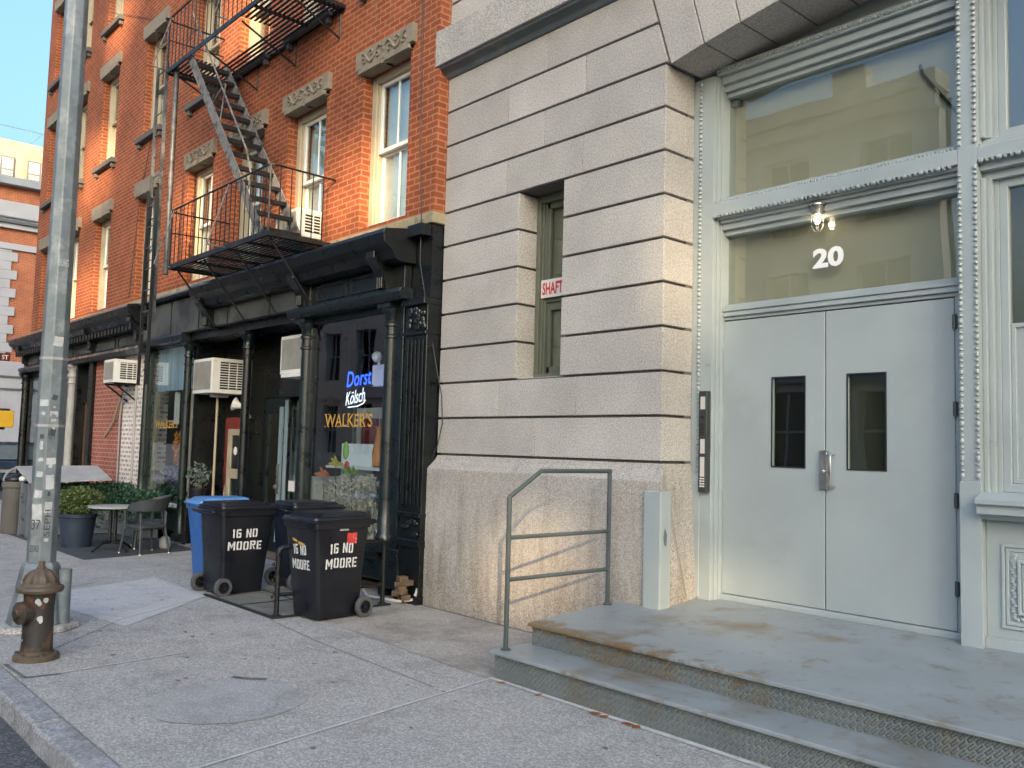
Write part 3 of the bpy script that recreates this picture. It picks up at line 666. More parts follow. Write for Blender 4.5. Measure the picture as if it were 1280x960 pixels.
for z0, z1, gx in ((1.535,3.72,-2.255),(4.02,5.2,-2.255)):
    mb = MB(); wall_cells(mb, gx, -.21, z0, z1, 6.575, 6.64, [(gx+.055, -.26, z0+.06, z1-.06)]); bw = mb.build('bay_window', M['grey'], GB, bevel=.004)
    if z0 < 2:
        mb = MB(); wall_cells(mb, gx+.056, -.261, z0+.061, 2.7, 6.595, 6.625, [(gx+.085, -.3, z0+.09, 2.67)]); mb.build('lower_sash', M['grey'], bw, bevel=.003)
        mb = MB(); mb.box(gx+.06,-.27,6.612,6.617,z0+.07,2.69); mb.build('frosted_panel', M['door'], bw)
        mb = MB(); mb.box(gx+.056,-.265,6.61,6.615,2.70,z1-.06); mb.build('pane', M['transom'], bw)
    else:
        mb = MB(); mb.box(gx+.056,-.265,6.61,6.615,z0+.06,z1-.06); mb.build('pane', M['glass'], bw)
    mb = MB(); mb.box(gx,-.21,6.74,6.76,z0,z1); mb.build('blind', M['olive_dark'], bw)
mb = MB()
for k, (dx, y) in enumerate(((0,6.485),(.025,6.49),(.10,6.478),(.125,6.49))):
    wall_cells(mb, -2.245+dx, -.35-dx, .63+dx, 1.19-dx, y, 6.499, [(-2.245+dx+.02, -.35-dx-.02, .63+dx+.02, 1.19-dx-.02)])
pn = mb.build('apron_panel', M['grey'], GB, bevel=.003)
mb = MB()
for i in range(22):
    z = .71+i*.0195
    mb.ball((-2.172+.010*math.sin(i*1.9), 6.492, z), .016, 1, .6, .8, 7, 4)
for i in range(60): mb.ball((-2.15+i*.028, 6.492, .70+.006*math.sin(i*2.1)), .014, 1, .6, .9, 6, 4)
mb.build('leaf_carving', M['grey'], pn, smooth=True)

# jelly-jar lamp under the transom bar
lt = thing('jar_lamp', 'lit glass jar lamp in a wire cage above the house number', 'lamp', (-3.60,6.52,3.73))
mb = MB(); mb.lathe([(.075,3.772),(.075,3.784)],(-3.60,6.51,0),16); mb.lathe([(.05,3.74),(.056,3.772)],(-3.60,6.51,0),16); mb.lathe([(.045,3.70),(.05,3.74)],(-3.60,6.51,0),16); mb.build('lamp_cap', M['steel'], lt, smooth=True)
mb = MB(); mb.lathe([(.001,3.575),(.022,3.58),(.034,3.60),(.038,3.64),(.038,3.70)],(-3.60,6.51,0),14); mb.build('glass_jar', M['jar'], lt, smooth=True)
mb = MB(); mb.ball((-3.60,6.51,3.66),.026,1,1,1.35,10,8); mb.build('bulb', M['bulb'], lt, smooth=True)
mb = MB()
for a in (0, 90, 180, 270):
    c_, s_ = math.cos(R(a+30))*.046, math.sin(R(a+30))*.046
    mb.path([(-3.60+c_,6.51+s_,3.71),(-3.60+c_,6.51+s_,3.61),(-3.60+c_*.6,6.51+s_*.6,3.572),(-3.60,6.51,3.562)], .0028, 5)
mb.lathe([(.045,3.635),(.049,3.635),(.049,3.64),(.045,3.64)],(-3.60,6.51,0),16); mb.build('wire_cage', M['steel'], lt, smooth=True)

# intercom
ic = thing('intercom', 'slim dark intercom panel with white name slots left of the grey doors', 'intercom', (-4.60,6.42,1.41))
mb = MB(); mb.hexa([(-4.648,6.375,1.41),(-4.555,6.36,1.41),(-4.555,6.424,1.41),(-4.648,6.424,1.41),(-4.648,6.375,2.29),(-4.555,6.36,2.29),(-4.555,6.424,2.29),(-4.648,6.424,2.29)]); mb.build('housing', M['panelblack'], ic, bevel=.004)
def icq(name, x0, x1, z0, z1, m):
    b = MB(); yf = lambda x: 6.375 - (x+4.648)*.161 - .0015
    b.quad((x0,yf(x0),z0),(x1,yf(x1),z0),(x1,yf(x1),z1),(x0,yf(x0),z1)); return b.build(name, m, ic)
icq('name_slot', -4.625,-4.57,2.13,2.24,M['signwhite']); icq('name_slot', -4.625,-4.57,1.745,1.87,M['signwhite']); icq('name_slot', -4.625,-4.572,1.545,1.715,M['signwhite'])
b = MB()
for i in range(6):
    z = 1.905+i*.018; yf = lambda x: 6.375-(x+4.648)*.161-.0012
    b.box(-4.628,-4.575,yf(-4.6)-.002,yf(-4.6)+.002,z,z+.008)
b.build('speaker_slots', M['dark'], ic)
b = MB(); b.tube((-4.602,6.372,2.06),(-4.602,6.362,2.06),.014,12); b.build('camera_lens', M['dark'], ic)
b = MB()
for i in range(4):
    for j in range(2): b.box(-4.622+j*.03,-4.602+j*.03,6.362-j*.004,6.368,1.455+i*.022,1.468+i*.022)
b.build('buttons', M['signwhite'], ic)

# corner guard (painted steel angle)
gd = thing('corner_guard', 'pale grey steel corner guard bolted on the granite plinth by the steps', 'corner guard', (-4.6,5.88,.45))
mb = MB(); mb.box(-4.815,-4.640,5.848,5.878,.43,1.42); mb.box(-4.658,-4.636,5.86,5.99,.43,1.42)
mb.build('angle_plate', M['door'], gd, bevel=.006, seg=2)
mb = MB(); mb.quad((-4.635,5.90,.98),(-4.635,5.93,.96),(-4.635,5.94,1.06),(-4.635,5.91,1.12),(-4.635,5.89,1.04)); mb.build('scuff_mark', M['lead'], gd)

# steps
st = thing('entrance_steps', 'two grey painted steel steps with rusty nosing leading to the doors', 'steps', (-2.5,5.0,0))
mb = MB(); mb.hexa([(-5.13,4.83,pz(4.83)-.03),(3.0,4.83,pz(4.83)-.03),(3.0,6.8,pz(6.8)-.03),(-5.13,6.8,pz(6.8)-.03),(-5.13,4.83,pz(4.83)),(3.0,4.83,pz(4.83)),(3.0,6.8,pz(6.8)),(-5.13,6.8,pz(6.8))]); mb.build('landing', M['step'], st, bevel=.007, seg=2)
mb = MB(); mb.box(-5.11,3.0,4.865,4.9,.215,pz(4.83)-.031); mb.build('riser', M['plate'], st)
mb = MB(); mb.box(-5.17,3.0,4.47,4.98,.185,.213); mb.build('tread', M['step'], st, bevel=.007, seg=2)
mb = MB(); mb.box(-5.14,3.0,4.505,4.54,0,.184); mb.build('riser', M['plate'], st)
mb = MB(); mb.box(-5.11,-5.07,4.9,5.87,.0,pz(4.9)-.031); mb.box(-5.14,-5.10,4.54,4.9,.0,.184); mb.build('side_plate', M['step'], st)
rust = paint('rust_blotch', (.23,.085,.02), rough=.8, var=.4, scale=30)
mb = MB()
for (x, wd) in ((-5.0,.03),(-4.05,.05),(-3.97,.03),(-3.78,.06),(-3.70,.035),(-4.6,.02)):
    pts = [(x+wd*math.cos(a)*random.uniform(.6,1), 4.475+.05*math.sin(a)*random.uniform(.5,1)-.02, .0068) for a in [2*math.pi*i/9 for i in range(9)]]
    mb.quad(*pts)
struct(mb.build('rust_stain_paving', rust))

# handrail
hr = thing('handrail', 'grey pipe handrail with sloped top beside the steel steps', 'handrail', (-5.06,5.2,0))
rx = -5.09
mb = MB(); mb.path([(rx,4.57,.213),(rx,4.57,1.37),(rx,4.90,1.57),(rx,5.72,1.57),(rx,5.72,pz(5.72))], .019, 4)
for z in (1.06,.74): mb.tube((rx,4.57,z),(rx,5.72,z),.017,8)
mb = MB()
mb.tube((rx,4.57,.213),(rx,4.57,1.375),.019); mb.build('post', M['rail'], hr, smooth=True); mb = MB(); mb.tube((rx,5.72,pz(5.72)),(rx,5.72,1.585),.019); mb.build('post', M['rail'], hr, smooth=True)
mb = MB(); mb.path([(rx,4.562,1.355),(rx,4.575,1.375),(rx,4.90,1.570),(rx,4.915,1.573),(rx,5.735,1.572)], .0185, 8); mb.build('top_rail', M['rail'], hr, smooth=True)
for z in (1.06,.74):
    mb = MB(); mb.tube((rx,4.57,z),(rx,5.72,z),.017); mb.build('cross_bar', M['rail'], hr, smooth=True)
mb = MB(); mb.lathe([(.04,.213),(.04,.222)],(rx,4.57,0),12); mb.build('foot_flange', M['rail'], hr); mb = MB(); mb.lathe([(.04,pz(5.72)),(.04,pz(5.72)+.01)],(rx,5.72,0),12); mb.build('foot_flange', M['rail'], hr)

# ------------------------------------------------------------------ brick building
YB = 5.85; BL, BR = -25.3, -7.93
BB = thing('brick_building', 'orange red brick building with stone lintels over a black cast iron bar front', 'building', (-16.6, 5.85, 0))
bays = [(-9.53,-8.49), (-11.52,-10.45), (-13.35,-12.30), (-15.20,-14.16), (-17.70,-16.66), (-20.40,-19.36), (-22.6,-21.56), (-24.7,-23.7)]
floors = [(4.46, 6.47), (7.66, 9.68), (10.78, 12.8)]
holes = [(a, b, z0, z1) for a, b in bays for z0, z1 in floors]
mb = MB(); wall_cells(mb, BL, BR, 4.40, 14.2, YB, 6.25, holes)
mb.box(BL, BL+.3, 6.25, 20, 3.9, 14.2); mb.box(BR-.3, BR-.002, 6.25, 9, 4.4, 14.2)
mb.build('brick_wall', M['brick'], BB)
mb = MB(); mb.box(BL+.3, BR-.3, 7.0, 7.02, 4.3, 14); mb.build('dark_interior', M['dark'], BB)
mb = MB(); mb.box(-16.0, -7.90, 5.815, 6.3, 4.27, 4.398); mb.box(BL, -16.0, 5.815, 6.3, 4.25, 4.398); mb.build('stone_band', M['band'], BB, bevel=.01, seg=2)

def sash_window(a, b, z0, z1, carved, floor):
    wd = MB(); y = 5.99
    wd.box(a, a+.10, y, y+.14, z0, z1); wd.box(b-.10, b, y, y+.14, z0, z1); wd.box(a+.10, b-.10, y, y+.14, z1-.10, z1)
    wd.box(a+.10, a+.135, y+.03, y+.14, z0, z1-.10); wd.box(b-.135, b-.10, y+.03, y+.14, z0, z1-.10)
    wd.box(a, b, y-.02, y+.14, z0, z0+.06)
    w_ = wd.build('window', M['cream'], BB, bevel=.006)
    zm = z0 + (z1-z0)*.49; xa, xb = a+.136, b-.136; xm = (xa+xb)/2
    s1 = MB(); ys = y+.05
    for q0, q1, yy in ((zm, z1-.101, ys), (z0+.061, zm+.02, ys+.045)):
        s1.box(xa, xa+.045, yy, yy+.04, q0, q1); s1.box(xb-.045, xb, yy, yy+.04, q0, q1)
        s1.box(xa+.045, xb-.045, yy, yy+.04, q1-.05, q1); s1.box(xa+.045, xb-.045, yy, yy+.04, q0, q0+.055)
        s1.box(xm-.012, xm+.012, yy+.005, yy+.035, q0+.055, q1-.05)
    s1.box(xa, xb, ys-.02, ys-.001, zm-.005, zm+.045)
    s1.build('sash', M['white'] if floor == 0 else M['cream'], w_, bevel=.003)
    g = MB(); g.box(xa+.04, xb-.04, ys+.015, ys+.02, zm+.05, z1-.14); g.box(xa+.04, xb-.04, ys+.06, ys+.065, z0+.1, zm-.02); g.build('pane', M['glass'], w_)
    bl = MB()
    top = 1.0 if (floor == 0 and a > -16) else random.choice([.45, .7, .95]); bl.box(xa, xb, y+.16, y+.17, z1-(z1-z0)*top, z1-.1); bl.build('blind', M['blind'], w_)
    # stone lintel and sill
    l = MB(); L0, L1 = a-.10, b+.12
    l.box(L0, L1, 5.79, 5.95, z1+.055, z1+.29); l.box(L0+.07, (L0+L1)/2-.03, 5.775, 5.95, z1-.005, z1+.05); l.box((L0+L1)/2+.03, L1-.07, 5.775, 5.95, z1-.005, z1+.05); l.box(L0+.07, L1-.07, 5.80, 5.95, z1-.0, z1+.054)
    l.box(L0, L0+.12, 5.782, 5.7895, z1+.06, z1+.285); l.box(L1-.12, L1, 5.782, 5.7895, z1+.06, z1+.285)
    lo = l.build('lintel', M['lintel'], BB, bevel=.006)
    if carved:
        c = MB(); cx = (L0+L1)/2; zc = z1+.17
        for s in (-1, 1):
            c.path([(cx+s*(.04+.44*t), 5.783, zc+.075*math.sin(.6+t*7.5)) for t in [i/16 for i in range(17)]], .017, 6)
            for k in range(3):
                ox = cx+s*(.13+.15*k); c.path([(ox+s*.058*math.cos(q)*(1-q/8), 5.783, zc-.035*(-1)**k+.05*math.sin(q)*(1-q/8)) for q in [i*.5 for i in range(13)]], .013, 6)
        c.ball((cx,5.785,zc),.03,1,.5,1); c.build('carved_scroll', M['lintel'], lo, smooth=True)
    if floor > 0:
        s = MB(); s.box(a-.12, b+.12, 5.74, 5.99, z0-.11, z0-.002); s.box(a-.06, a+.02, 5.77, 5.849, z0-.20, z0-.111); s.box(b-.02, b+.06, 5.77, 5.849, z0-.20, z0-.111); s.build('sill', M['sillstone'], BB, bevel=.008)
for k, (a, b) in enumerate(bays):
    for fl, (z0, z1) in enumerate(floors): sash_window(a, b, z0, z1, k < 4 and fl < 1, fl)
# thin wire down the wall
tag(MB().path([(-8.22,5.83,9),(-8.24,5.82,7),(-8.2,5.82,5.2),(-8.10,5.80,4.5),(-8.02,5.75,3.8),(-7.93,5.93,2.75),(-7.83,5.97,2.3),(-7.80,5.97,2.0),(-7.88,5.97,1.75),(-8.0,5.93,1.5)], .006, 5).build('loose_wire', M['wire'], smooth=True), 'thin loose black wire running down the seam between brick and granite', 'wire')
tag(MB().path([(-20.3,5.83,11.2),(-17.2,5.82,9.95),(-16.9,5.83,8.2),(-17.6,5.83,6.4),(-17.9,5.83,4.5)], .006, 5).build('loose_wire', M['wire'], smooth=True), 'thin cable hanging across the brick wall left of the fire escape', 'wire')

# ---- cornice and fascia over the shop front
def corn(x0, x1, yo=0, zo=0):
    b = MB()
    b.prism([(5.84,4.25+zo),(5.40+yo,4.18+zo),(5.38+yo,4.13+zo),(5.40+yo,4.02+zo),(5.50+yo,3.95+zo),(5.55+yo,3.86+zo),(5.62+yo,3.83+zo),(5.84,3.83+zo)], 'x', x0, x1); return b
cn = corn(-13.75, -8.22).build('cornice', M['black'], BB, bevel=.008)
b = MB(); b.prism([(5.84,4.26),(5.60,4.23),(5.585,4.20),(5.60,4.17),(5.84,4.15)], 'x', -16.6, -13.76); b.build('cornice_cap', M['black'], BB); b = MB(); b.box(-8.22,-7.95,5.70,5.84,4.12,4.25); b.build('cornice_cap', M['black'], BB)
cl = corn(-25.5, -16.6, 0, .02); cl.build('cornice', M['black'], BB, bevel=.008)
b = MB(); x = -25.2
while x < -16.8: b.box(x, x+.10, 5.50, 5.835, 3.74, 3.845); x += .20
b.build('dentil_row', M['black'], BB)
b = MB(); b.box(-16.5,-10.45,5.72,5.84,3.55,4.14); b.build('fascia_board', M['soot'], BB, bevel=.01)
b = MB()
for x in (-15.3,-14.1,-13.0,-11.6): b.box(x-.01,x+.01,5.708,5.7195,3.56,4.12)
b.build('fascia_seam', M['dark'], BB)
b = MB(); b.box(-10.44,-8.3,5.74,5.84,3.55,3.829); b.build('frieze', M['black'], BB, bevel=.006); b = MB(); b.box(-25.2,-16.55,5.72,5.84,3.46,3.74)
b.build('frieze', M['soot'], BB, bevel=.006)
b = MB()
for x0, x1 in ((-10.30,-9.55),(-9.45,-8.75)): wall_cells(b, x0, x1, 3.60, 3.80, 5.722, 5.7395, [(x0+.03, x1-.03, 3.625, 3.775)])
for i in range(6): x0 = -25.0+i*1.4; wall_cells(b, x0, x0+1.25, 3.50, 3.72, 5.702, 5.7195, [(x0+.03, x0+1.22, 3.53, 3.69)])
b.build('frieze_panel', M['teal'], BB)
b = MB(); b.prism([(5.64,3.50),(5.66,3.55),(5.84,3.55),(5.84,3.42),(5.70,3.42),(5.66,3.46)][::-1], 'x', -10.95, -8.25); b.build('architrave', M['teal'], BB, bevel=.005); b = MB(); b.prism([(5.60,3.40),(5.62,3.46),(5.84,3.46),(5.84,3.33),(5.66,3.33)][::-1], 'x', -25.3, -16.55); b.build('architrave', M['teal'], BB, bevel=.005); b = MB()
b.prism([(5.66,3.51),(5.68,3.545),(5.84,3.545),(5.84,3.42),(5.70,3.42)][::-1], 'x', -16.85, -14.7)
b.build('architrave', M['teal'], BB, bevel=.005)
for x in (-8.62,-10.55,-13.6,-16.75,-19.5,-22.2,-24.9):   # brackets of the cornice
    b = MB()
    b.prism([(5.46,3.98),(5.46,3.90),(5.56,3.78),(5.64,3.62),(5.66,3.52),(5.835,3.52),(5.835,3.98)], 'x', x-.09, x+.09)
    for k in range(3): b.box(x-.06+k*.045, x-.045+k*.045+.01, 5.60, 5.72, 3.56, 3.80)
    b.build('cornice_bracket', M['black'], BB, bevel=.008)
# header behind, and the dark soffit above the recessed entrances
b = MB(); b.box(BL, BR, 5.845, 6.3, 3.42, 4.249); b.build('shop_header', M['black'], BB)
b = MB(); b.box(BL+.02, BR, 6.3, 9.2, 3.60, 3.7); b.box(BL, BR, 9.2, 9.3, 0, 3.6); b.box(BR-.01, BR, 6.3, 9.2, 0, 3.6); b.build('shop_interior', M['inner'], BB)
b = MB(); b.box(BL+.02, BR-.02, 6.2, 9.2, .004, .03); b.build('shop_floor', M['inner'], BB)

# columns
def column(x, y, r, z0, z1, m):
    c = MB()
    c.box(x-r*1.5, x+r*1.5, y-r*1.5, y+r*1.5, z0, z0+.12)
    c.lathe([(r*1.35,z0+.12),(r*1.35,z0+.16),(r*1.05,z0+.2),(r,z0+.6),(r*.88,z1-.42),(r*1.15,z1-.41),(r*1.15,z1-.385),(r*.9,z1-.37),(r*.9,z1-.28),(r*1.15,z1-.27),(r*1.15,z1-.24),(r*.95,z1-.22),(r*1.0,z1-.14),(r*1.45,z1-.09),(r*1.45,z1-.06)], (x,y,0), 18)
    c.box(x-r*1.55, x+r*1.55, y-r*1.55, y+r*1.55, z1-.06, z1)
    return c.build('iron_column', m, BB, smooth=True)
column(-8.70, 5.86, .085, .52, 3.42, M['teal']); column(-10.72, 5.86, .085, .30, 3.42, M['teal'])
column(-14.80, 5.86, .07, .05, 3.42, M['green']); column(-16.72, 5.86, .07, .45, 3.42, M['green'])
column(-12.62, 5.90, .07, .02, 3.42, M['black'])
# fluted end pilaster with ornate capital
b = MB(); b.box(-8.34,-7.94,5.82,6.2,.10,3.42); b.box(-8.37,-7.93,5.785,6.2,0,.10); b.box(-8.37,-7.93,5.79,6.2,.62,.70); b.box(-8.37,-7.93,5.79,6.2,.95,1.0); b.box(-8.37,-7.93,5.79,6.2,3.0,3.04); b.box(-8.38,-7.93,5.76,6.2,3.34,3.42)
pil = b.build('end_pilaster', M['black'], BB, bevel=.006)
b = MB()
for i in range(5): b.box(-8.31+i*.072,-8.275+i*.072,5.803,5.8195,1.08,2.94)
b.build('fluting', M['black'], pil, bevel=.006, seg=2)
b = MB()
for i in range(26): b.ball((-8.30+random.random()*.32,5.81,3.08+random.random()*.22),.035,1,.6,1,7,4)
for i in range(9): b.ball((-8.30+random.random()*.32,5.81,.74+random.random()*.18),.04,1.3,.6,.7,7,4)
b.build('ornament', M['black'], pil, smooth=True)

# show windows (projecting bays)
def show_window(x0, x1, z0, z1, yg, side_w, frame, body, zb, name='shop_window'):
    fr = MB(); fr.box(x0, x1, yg-.03, yg+.05, z0-.07, z0); fr.box(x0, x1, yg-.03, yg+.05, z1, 3.419); fr.box(x0, x0+.05, yg-.03, yg+.05, z0, z1); fr.box(x1-.05, x1, yg-.03, yg+.05, z0, z1)
    s = fr.build(name, frame, BB, bevel=.006)
    g = MB(); g.box(x0+.05, x1-.05, yg+.005, yg+.011, z0, z1); g.build('pane', M['shopglass'], s)
    k = MB(); k.prism([(yg-.10,z0-.07),(yg-.10,z0-.14),(yg-.06,z0-.16),(yg-.06,zb+.02),(yg-.02,zb),(6.8,zb),(6.8,z0-.07)][::-1], 'x', x0-.04, x1+.04); k.build('window_bulkhead', body, s, bevel=.006)
    return s
sw1 = show_window(-10.68, -8.76, .56, 3.34, 5.90, 0, M['teal'], M['teal'], .16)
sw2 = show_window(-16.68, -14.86, .66, 3.42-.02, 5.90, 0, M['green'], M['green'], .2)
b = MB(); b.box(-16.72,-14.82,5.74,5.85,.595,.655); b.build('pale_sill', M['boardgrey'], sw2, bevel=.005)
# scroll feet of the bulkhead
b = MB()
for x in (-8.66,-10.7):
  b = MB(); b.prism([(5.80,.02),(5.80,.16),(6.3,.16),(6.3,.02),(6.1,.02),(6.0,.09),(5.93,.02)], 'x', x-.05, x+.05)
  b.build('bulkhead_foot', M['teal'], sw1, bevel=.006)
b = MB(); b.box(-8.66,-8.46,5.86,5.90,.56,3.419); b.box(-8.42,-8.36,5.86,5.92,.10,3.419); b.build('side_frame', M['teal'], BB, bevel=.005)
b = MB(); b.box(-8.66,-8.345,5.80,5.86,.42,.56); b.box(-8.62,-8.345,5.82,6.2,.10,.419); b.build('side_sill', M['teal'], BB, bevel=.008)
b = MB(); b.box(-8.64,-8.43,5.93,5.935,.56,3.40); b.build('side_pane', M['shopglass'], BB)
# gilt lettering on both panes
def gilt(x, z, w_, h, yg, par):
    text('gilt_lettering', "WALKER'S", (x,yg+.004,z), (1,0,0), (0,0,1), h, M['gold'], par, width=w_, bold=.014)
    # serifs
    b = MB(); n = 8
    for fx in (.005,.075,.175,.285,.31,.41,.425,.50,.53,.63,.70,.80):
        b.box(x+w_*fx-.012, x+w_*fx+.018, yg+.0005, yg+.0025, z, z+.012); 
        if fx not in (.175,.285): b.box(x+w_*fx-.012, x+w_*fx+.018, yg+.0005, yg+.0025, z+h-.012, z+h)
    b.build('gilt_serif', M['gold'], par)
gilt(-10.24, 1.96, 1.13, .17, 5.90, sw1); gilt(-16.30, 1.94, 1.05, .14, 5.90, sw2)
# what stands behind the panes
b = MB(); b.box(-10.66,-8.72,6.65,6.70,.3,2.25); b.build('display_back', M['innerpale'], sw1); b = MB(); b.box(-10.62,-9.85,6.40,6.42,.6,1.75); b.build('white_panel', M['blind'], sw1); b = MB(); b.box(-10.68,-10.62,5.98,6.65,.3,1.3); b.build('display_back', M['innerpale'], sw1)
b = MB()
for x in (-10.45,-10.0,-9.55): b.box(x,x+.36,6.60,6.645,1.25,2.1)
b.box(-9.7,-9.3,6.55,6.645,.5,2.2); b.build('display_panel', M['redwood'], sw1)
b = MB(); b.box(-10.6,-8.78,6.2,6.5,.9,.93); b.box(-10.6,-8.78,6.15,6.55,1.42,1.45); b.build('display_shelf', M['white'], sw1)
for n_, x, z, m_, s_ in (('amber_vase',-9.55,1.74,'orange',.075),('amber_vase',-9.30,1.74,'orange',.06),('amber_vase',-9.05,1.74,'orange',.08)):
    b = MB(); b.lathe([(.02,-.28),(s_,-.26),(s_*1.15,-.1),(s_*.6,.1),(s_*.5,.2),(s_*.7,.24)],(x,6.3,z),14)
    tag(b.build(n_, M[m_], smooth=True), {-9.55:'amber glass vase on the display shelf, nearest the dried flowers', -9.30:'small amber vase in the middle of the display shelf row', -9.05:'amber vase at the right end of the display shelf by the iron column'}[x], 'vase', 'amber vases in the bar window')
def leaves(b, c, n, rad, sz, up=.4, flat=1.0):
    for i in range(n):
        d = Vector((random.gauss(0,1), random.gauss(0,1), random.gauss(0,1))).normalized()*random.random()**.45
        p = Vector(c) + Vector((d.x*rad[0], d.y*rad[1], d.z*rad[2]))
        a = Vector((random.gauss(0,1), random.gauss(0,1), random.gauss(0,1)+up)).normalized()
        t = a.cross(Vector((random.gauss(0,1),random.gauss(0,1),random.gauss(0,1)))).normalized()
        s = sz*random.uniform(.6,1.3)
        b.quad(p-a*s, p-t*s*.42, p+a*s, p+t*s*.42)
    return b
def plant(name, label, cat, c, rad, n, sz, leaf, pot, potr, poth, group=None, stems=6):
    """potted plant: pot on z = c.z"""
    t = thing(name, label, cat, c, 0, group); x, y, z = c
    b = MB(); b.lathe([(potr*.72,z),(potr*.95,z+poth*.9),(potr*1.08,z+poth*.92),(potr*1.08,z+poth),(potr*.9,z+poth),(potr*.85,z+poth*.86)],(x,y,0),20); b.build('pot', pot, t, smooth=True)
    cc = (x, y, z+poth+rad[2]*.95)
    b = MB()
    for i in range(stems):
        b.tube((x+random.uniform(-.3,.3)*potr,y+random.uniform(-.3,.3)*potr,z+poth*.85),(x+random.uniform(-.7,.7)*rad[0],y+random.uniform(-.7,.7)*rad[1],cc[2]+random.uniform(-.3,.7)*rad[2]),.006,5,.002)
    b.build('stems', M['wood'], t)
    leaves(MB(), cc, n, rad, sz).build('foliage', leaf, t)
    return t
t = thing('dried_bouquet', 'wide bed of pale dried flowers along the bottom of the bar window', 'flowers', (-9.6,6.15,.56))
b = MB()
for i in range(230):
    x, y = random.uniform(-10.55,-8.95), random.uniform(5.98,6.35); h_ = random.uniform(.25,.62)*(1-.35*abs(x+9.8)); tx, ty = x+random.gauss(0,.1), min(6.5, max(5.93, y+random.gauss(0,.05)))
    b.tube((x,y,.5),(tx,ty,.80+h_),.004,4,.002)
b.build('stems', M['dryflower'], t)
b = MB(); leaves(b, (-9.75,6.12,1.12), 1500, (.80,.16,.26), .03); b.build('blossoms', M['dryflower'], t)
b = MB(); leaves(b, (-9.05,6.1,1.08), 220, (.2,.14,.16), .05); b.build('green_sprigs', M['leafgold'], t)
lilg = paint('petal_green', (.22,.42,.06), rough=.5); lily = paint('petal_yellow', (.62,.48,.06), rough=.5); lilo = paint('petal_orange', (.62,.20,.06), rough=.5)
for (px, pz_, m_, lb) in ((-10.12,1.45,lily,'yellow paper lily standing among the dried flowers'),(-9.72,1.36,lilg,'green paper lily beside the yellow one in the bar window'),(-10.42,1.30,lilo,'orange paper bloom at the left edge of the bar window')):
    t = thing('paper_flower', lb, 'flower', (px,6.05,.6), 0, 'paper flowers in the bar window')
    MB().tube((px,6.05,.6),(px,6.02,pz_),.006).build('stem', M['leafdark'], t)
    b = MB()
    for k in range(13):
        a = 2*math.pi*k/13+random.uniform(-.2,.2); ln = random.uniform(.11,.19); d = Vector((math.cos(a), random.uniform(-.5,.3), .25+.75*abs(math.sin(a)))).normalized(); s_ = d.cross(Vector((random.uniform(-.3,.3),1,.2))).normalized(); p = Vector((px,6.02,pz_)); dr = Vector((0,-.02,-.035))
        b.quad(p, p+d*ln*.35-s_*.022, p+d*ln*.7-s_*.026+dr*.4, p+d*ln+dr, p+d*ln*.7+s_*.026+dr*.4, p+d*ln*.35+s_*.022)
    b.build('petals', m_, t)
# stained-glass-like hanging ornament, emergency light, neon
t = thing('hanging_ornament', 'green and red glass parrot shaped ornament hanging in the bar window', 'ornament', (-10.02,6.1,1.85))
b = MB(); b.ball((-10.02,6.1,1.66),.06,1,.5,2.0,10,8); b.build('green_body', lilg, t, smooth=True); b = MB(); b.ball((-9.98,6.1,1.46),.05,1,.5,1.3,10,8); b.build('red_body', M['redink'], t, smooth=True)
b = MB(); b.tube((-10.02,6.1,1.76),(-10.02,6.1,3.3),.003,4); b.build('cord', M['wire'], t)
t = thing('emergency_light', 'white two headed emergency light box behind the bar window', 'emergency light', (-9.3,6.4,2.5))
b = MB(); b.box(-9.78,-9.30,6.3,6.42,2.50,2.78); b.build('housing', M['white'], t, bevel=.012, seg=2)
for x in (-9.70,-9.40): b = MB(); b.ball((x,6.32,2.89),.072,1,1,1,14,10); b.tube((x,6.35,2.78),(x,6.35,2.85),.02); b.build('lamp_head', M['white'], t, smooth=True)
t = thing('neon_sign', 'lit blue and white neon beer sign hanging in the bar window', 'neon sign', (-9.6,5.99,2.4))
text('blue_script', 'Dorst', (-9.87,5.985,2.47), (1,0,.05), (0,0,1), .20, M['neonblue'], t, width=.58, bold=.006, shear=.15)
text('white_script', 'Kölsch', (-9.88,5.985,2.235), (1,0,.12), (-.05,0,1), .17, M['neonwhite'], t, width=.46, bold=.004, shear=.3)
b = MB(); b.path([(-9.82,5.985,2.215),(-9.6,5.985,2.225),(-9.46,5.985,2.26),(-9.42,5.985,2.30)], .007, 6); b.build('white_swash', M['neonwhite'], t, smooth=True)
b = MB(); b.tube((-9.9,6.0,2.45),(-9.28,6.0,2.48),.008,6); b.tube((-9.65,6.0,1.9),(-9.65,6.0,2.5),.006,6); b.tube((-9.55,6.0,2.5),(-9.55,6.0,3.3),.004,6); b.build('neon_frame', M['dark'], t)
plant('window_plant', 'slim plant in a grey blue pot behind the narrow side pane', 'plant', (-8.55,6.06,.56), (.10,.08,.30), 90, .05, M['leafdark'], M['pot'], .085, .24)
plant('window_plant', 'leafy plant in a pale pot at the lower right of the bar window', 'plant', (-8.93,6.06,.56), (.12,.1,.20), 110, .06, M['leafgold'], M['pot'], .08, .15)
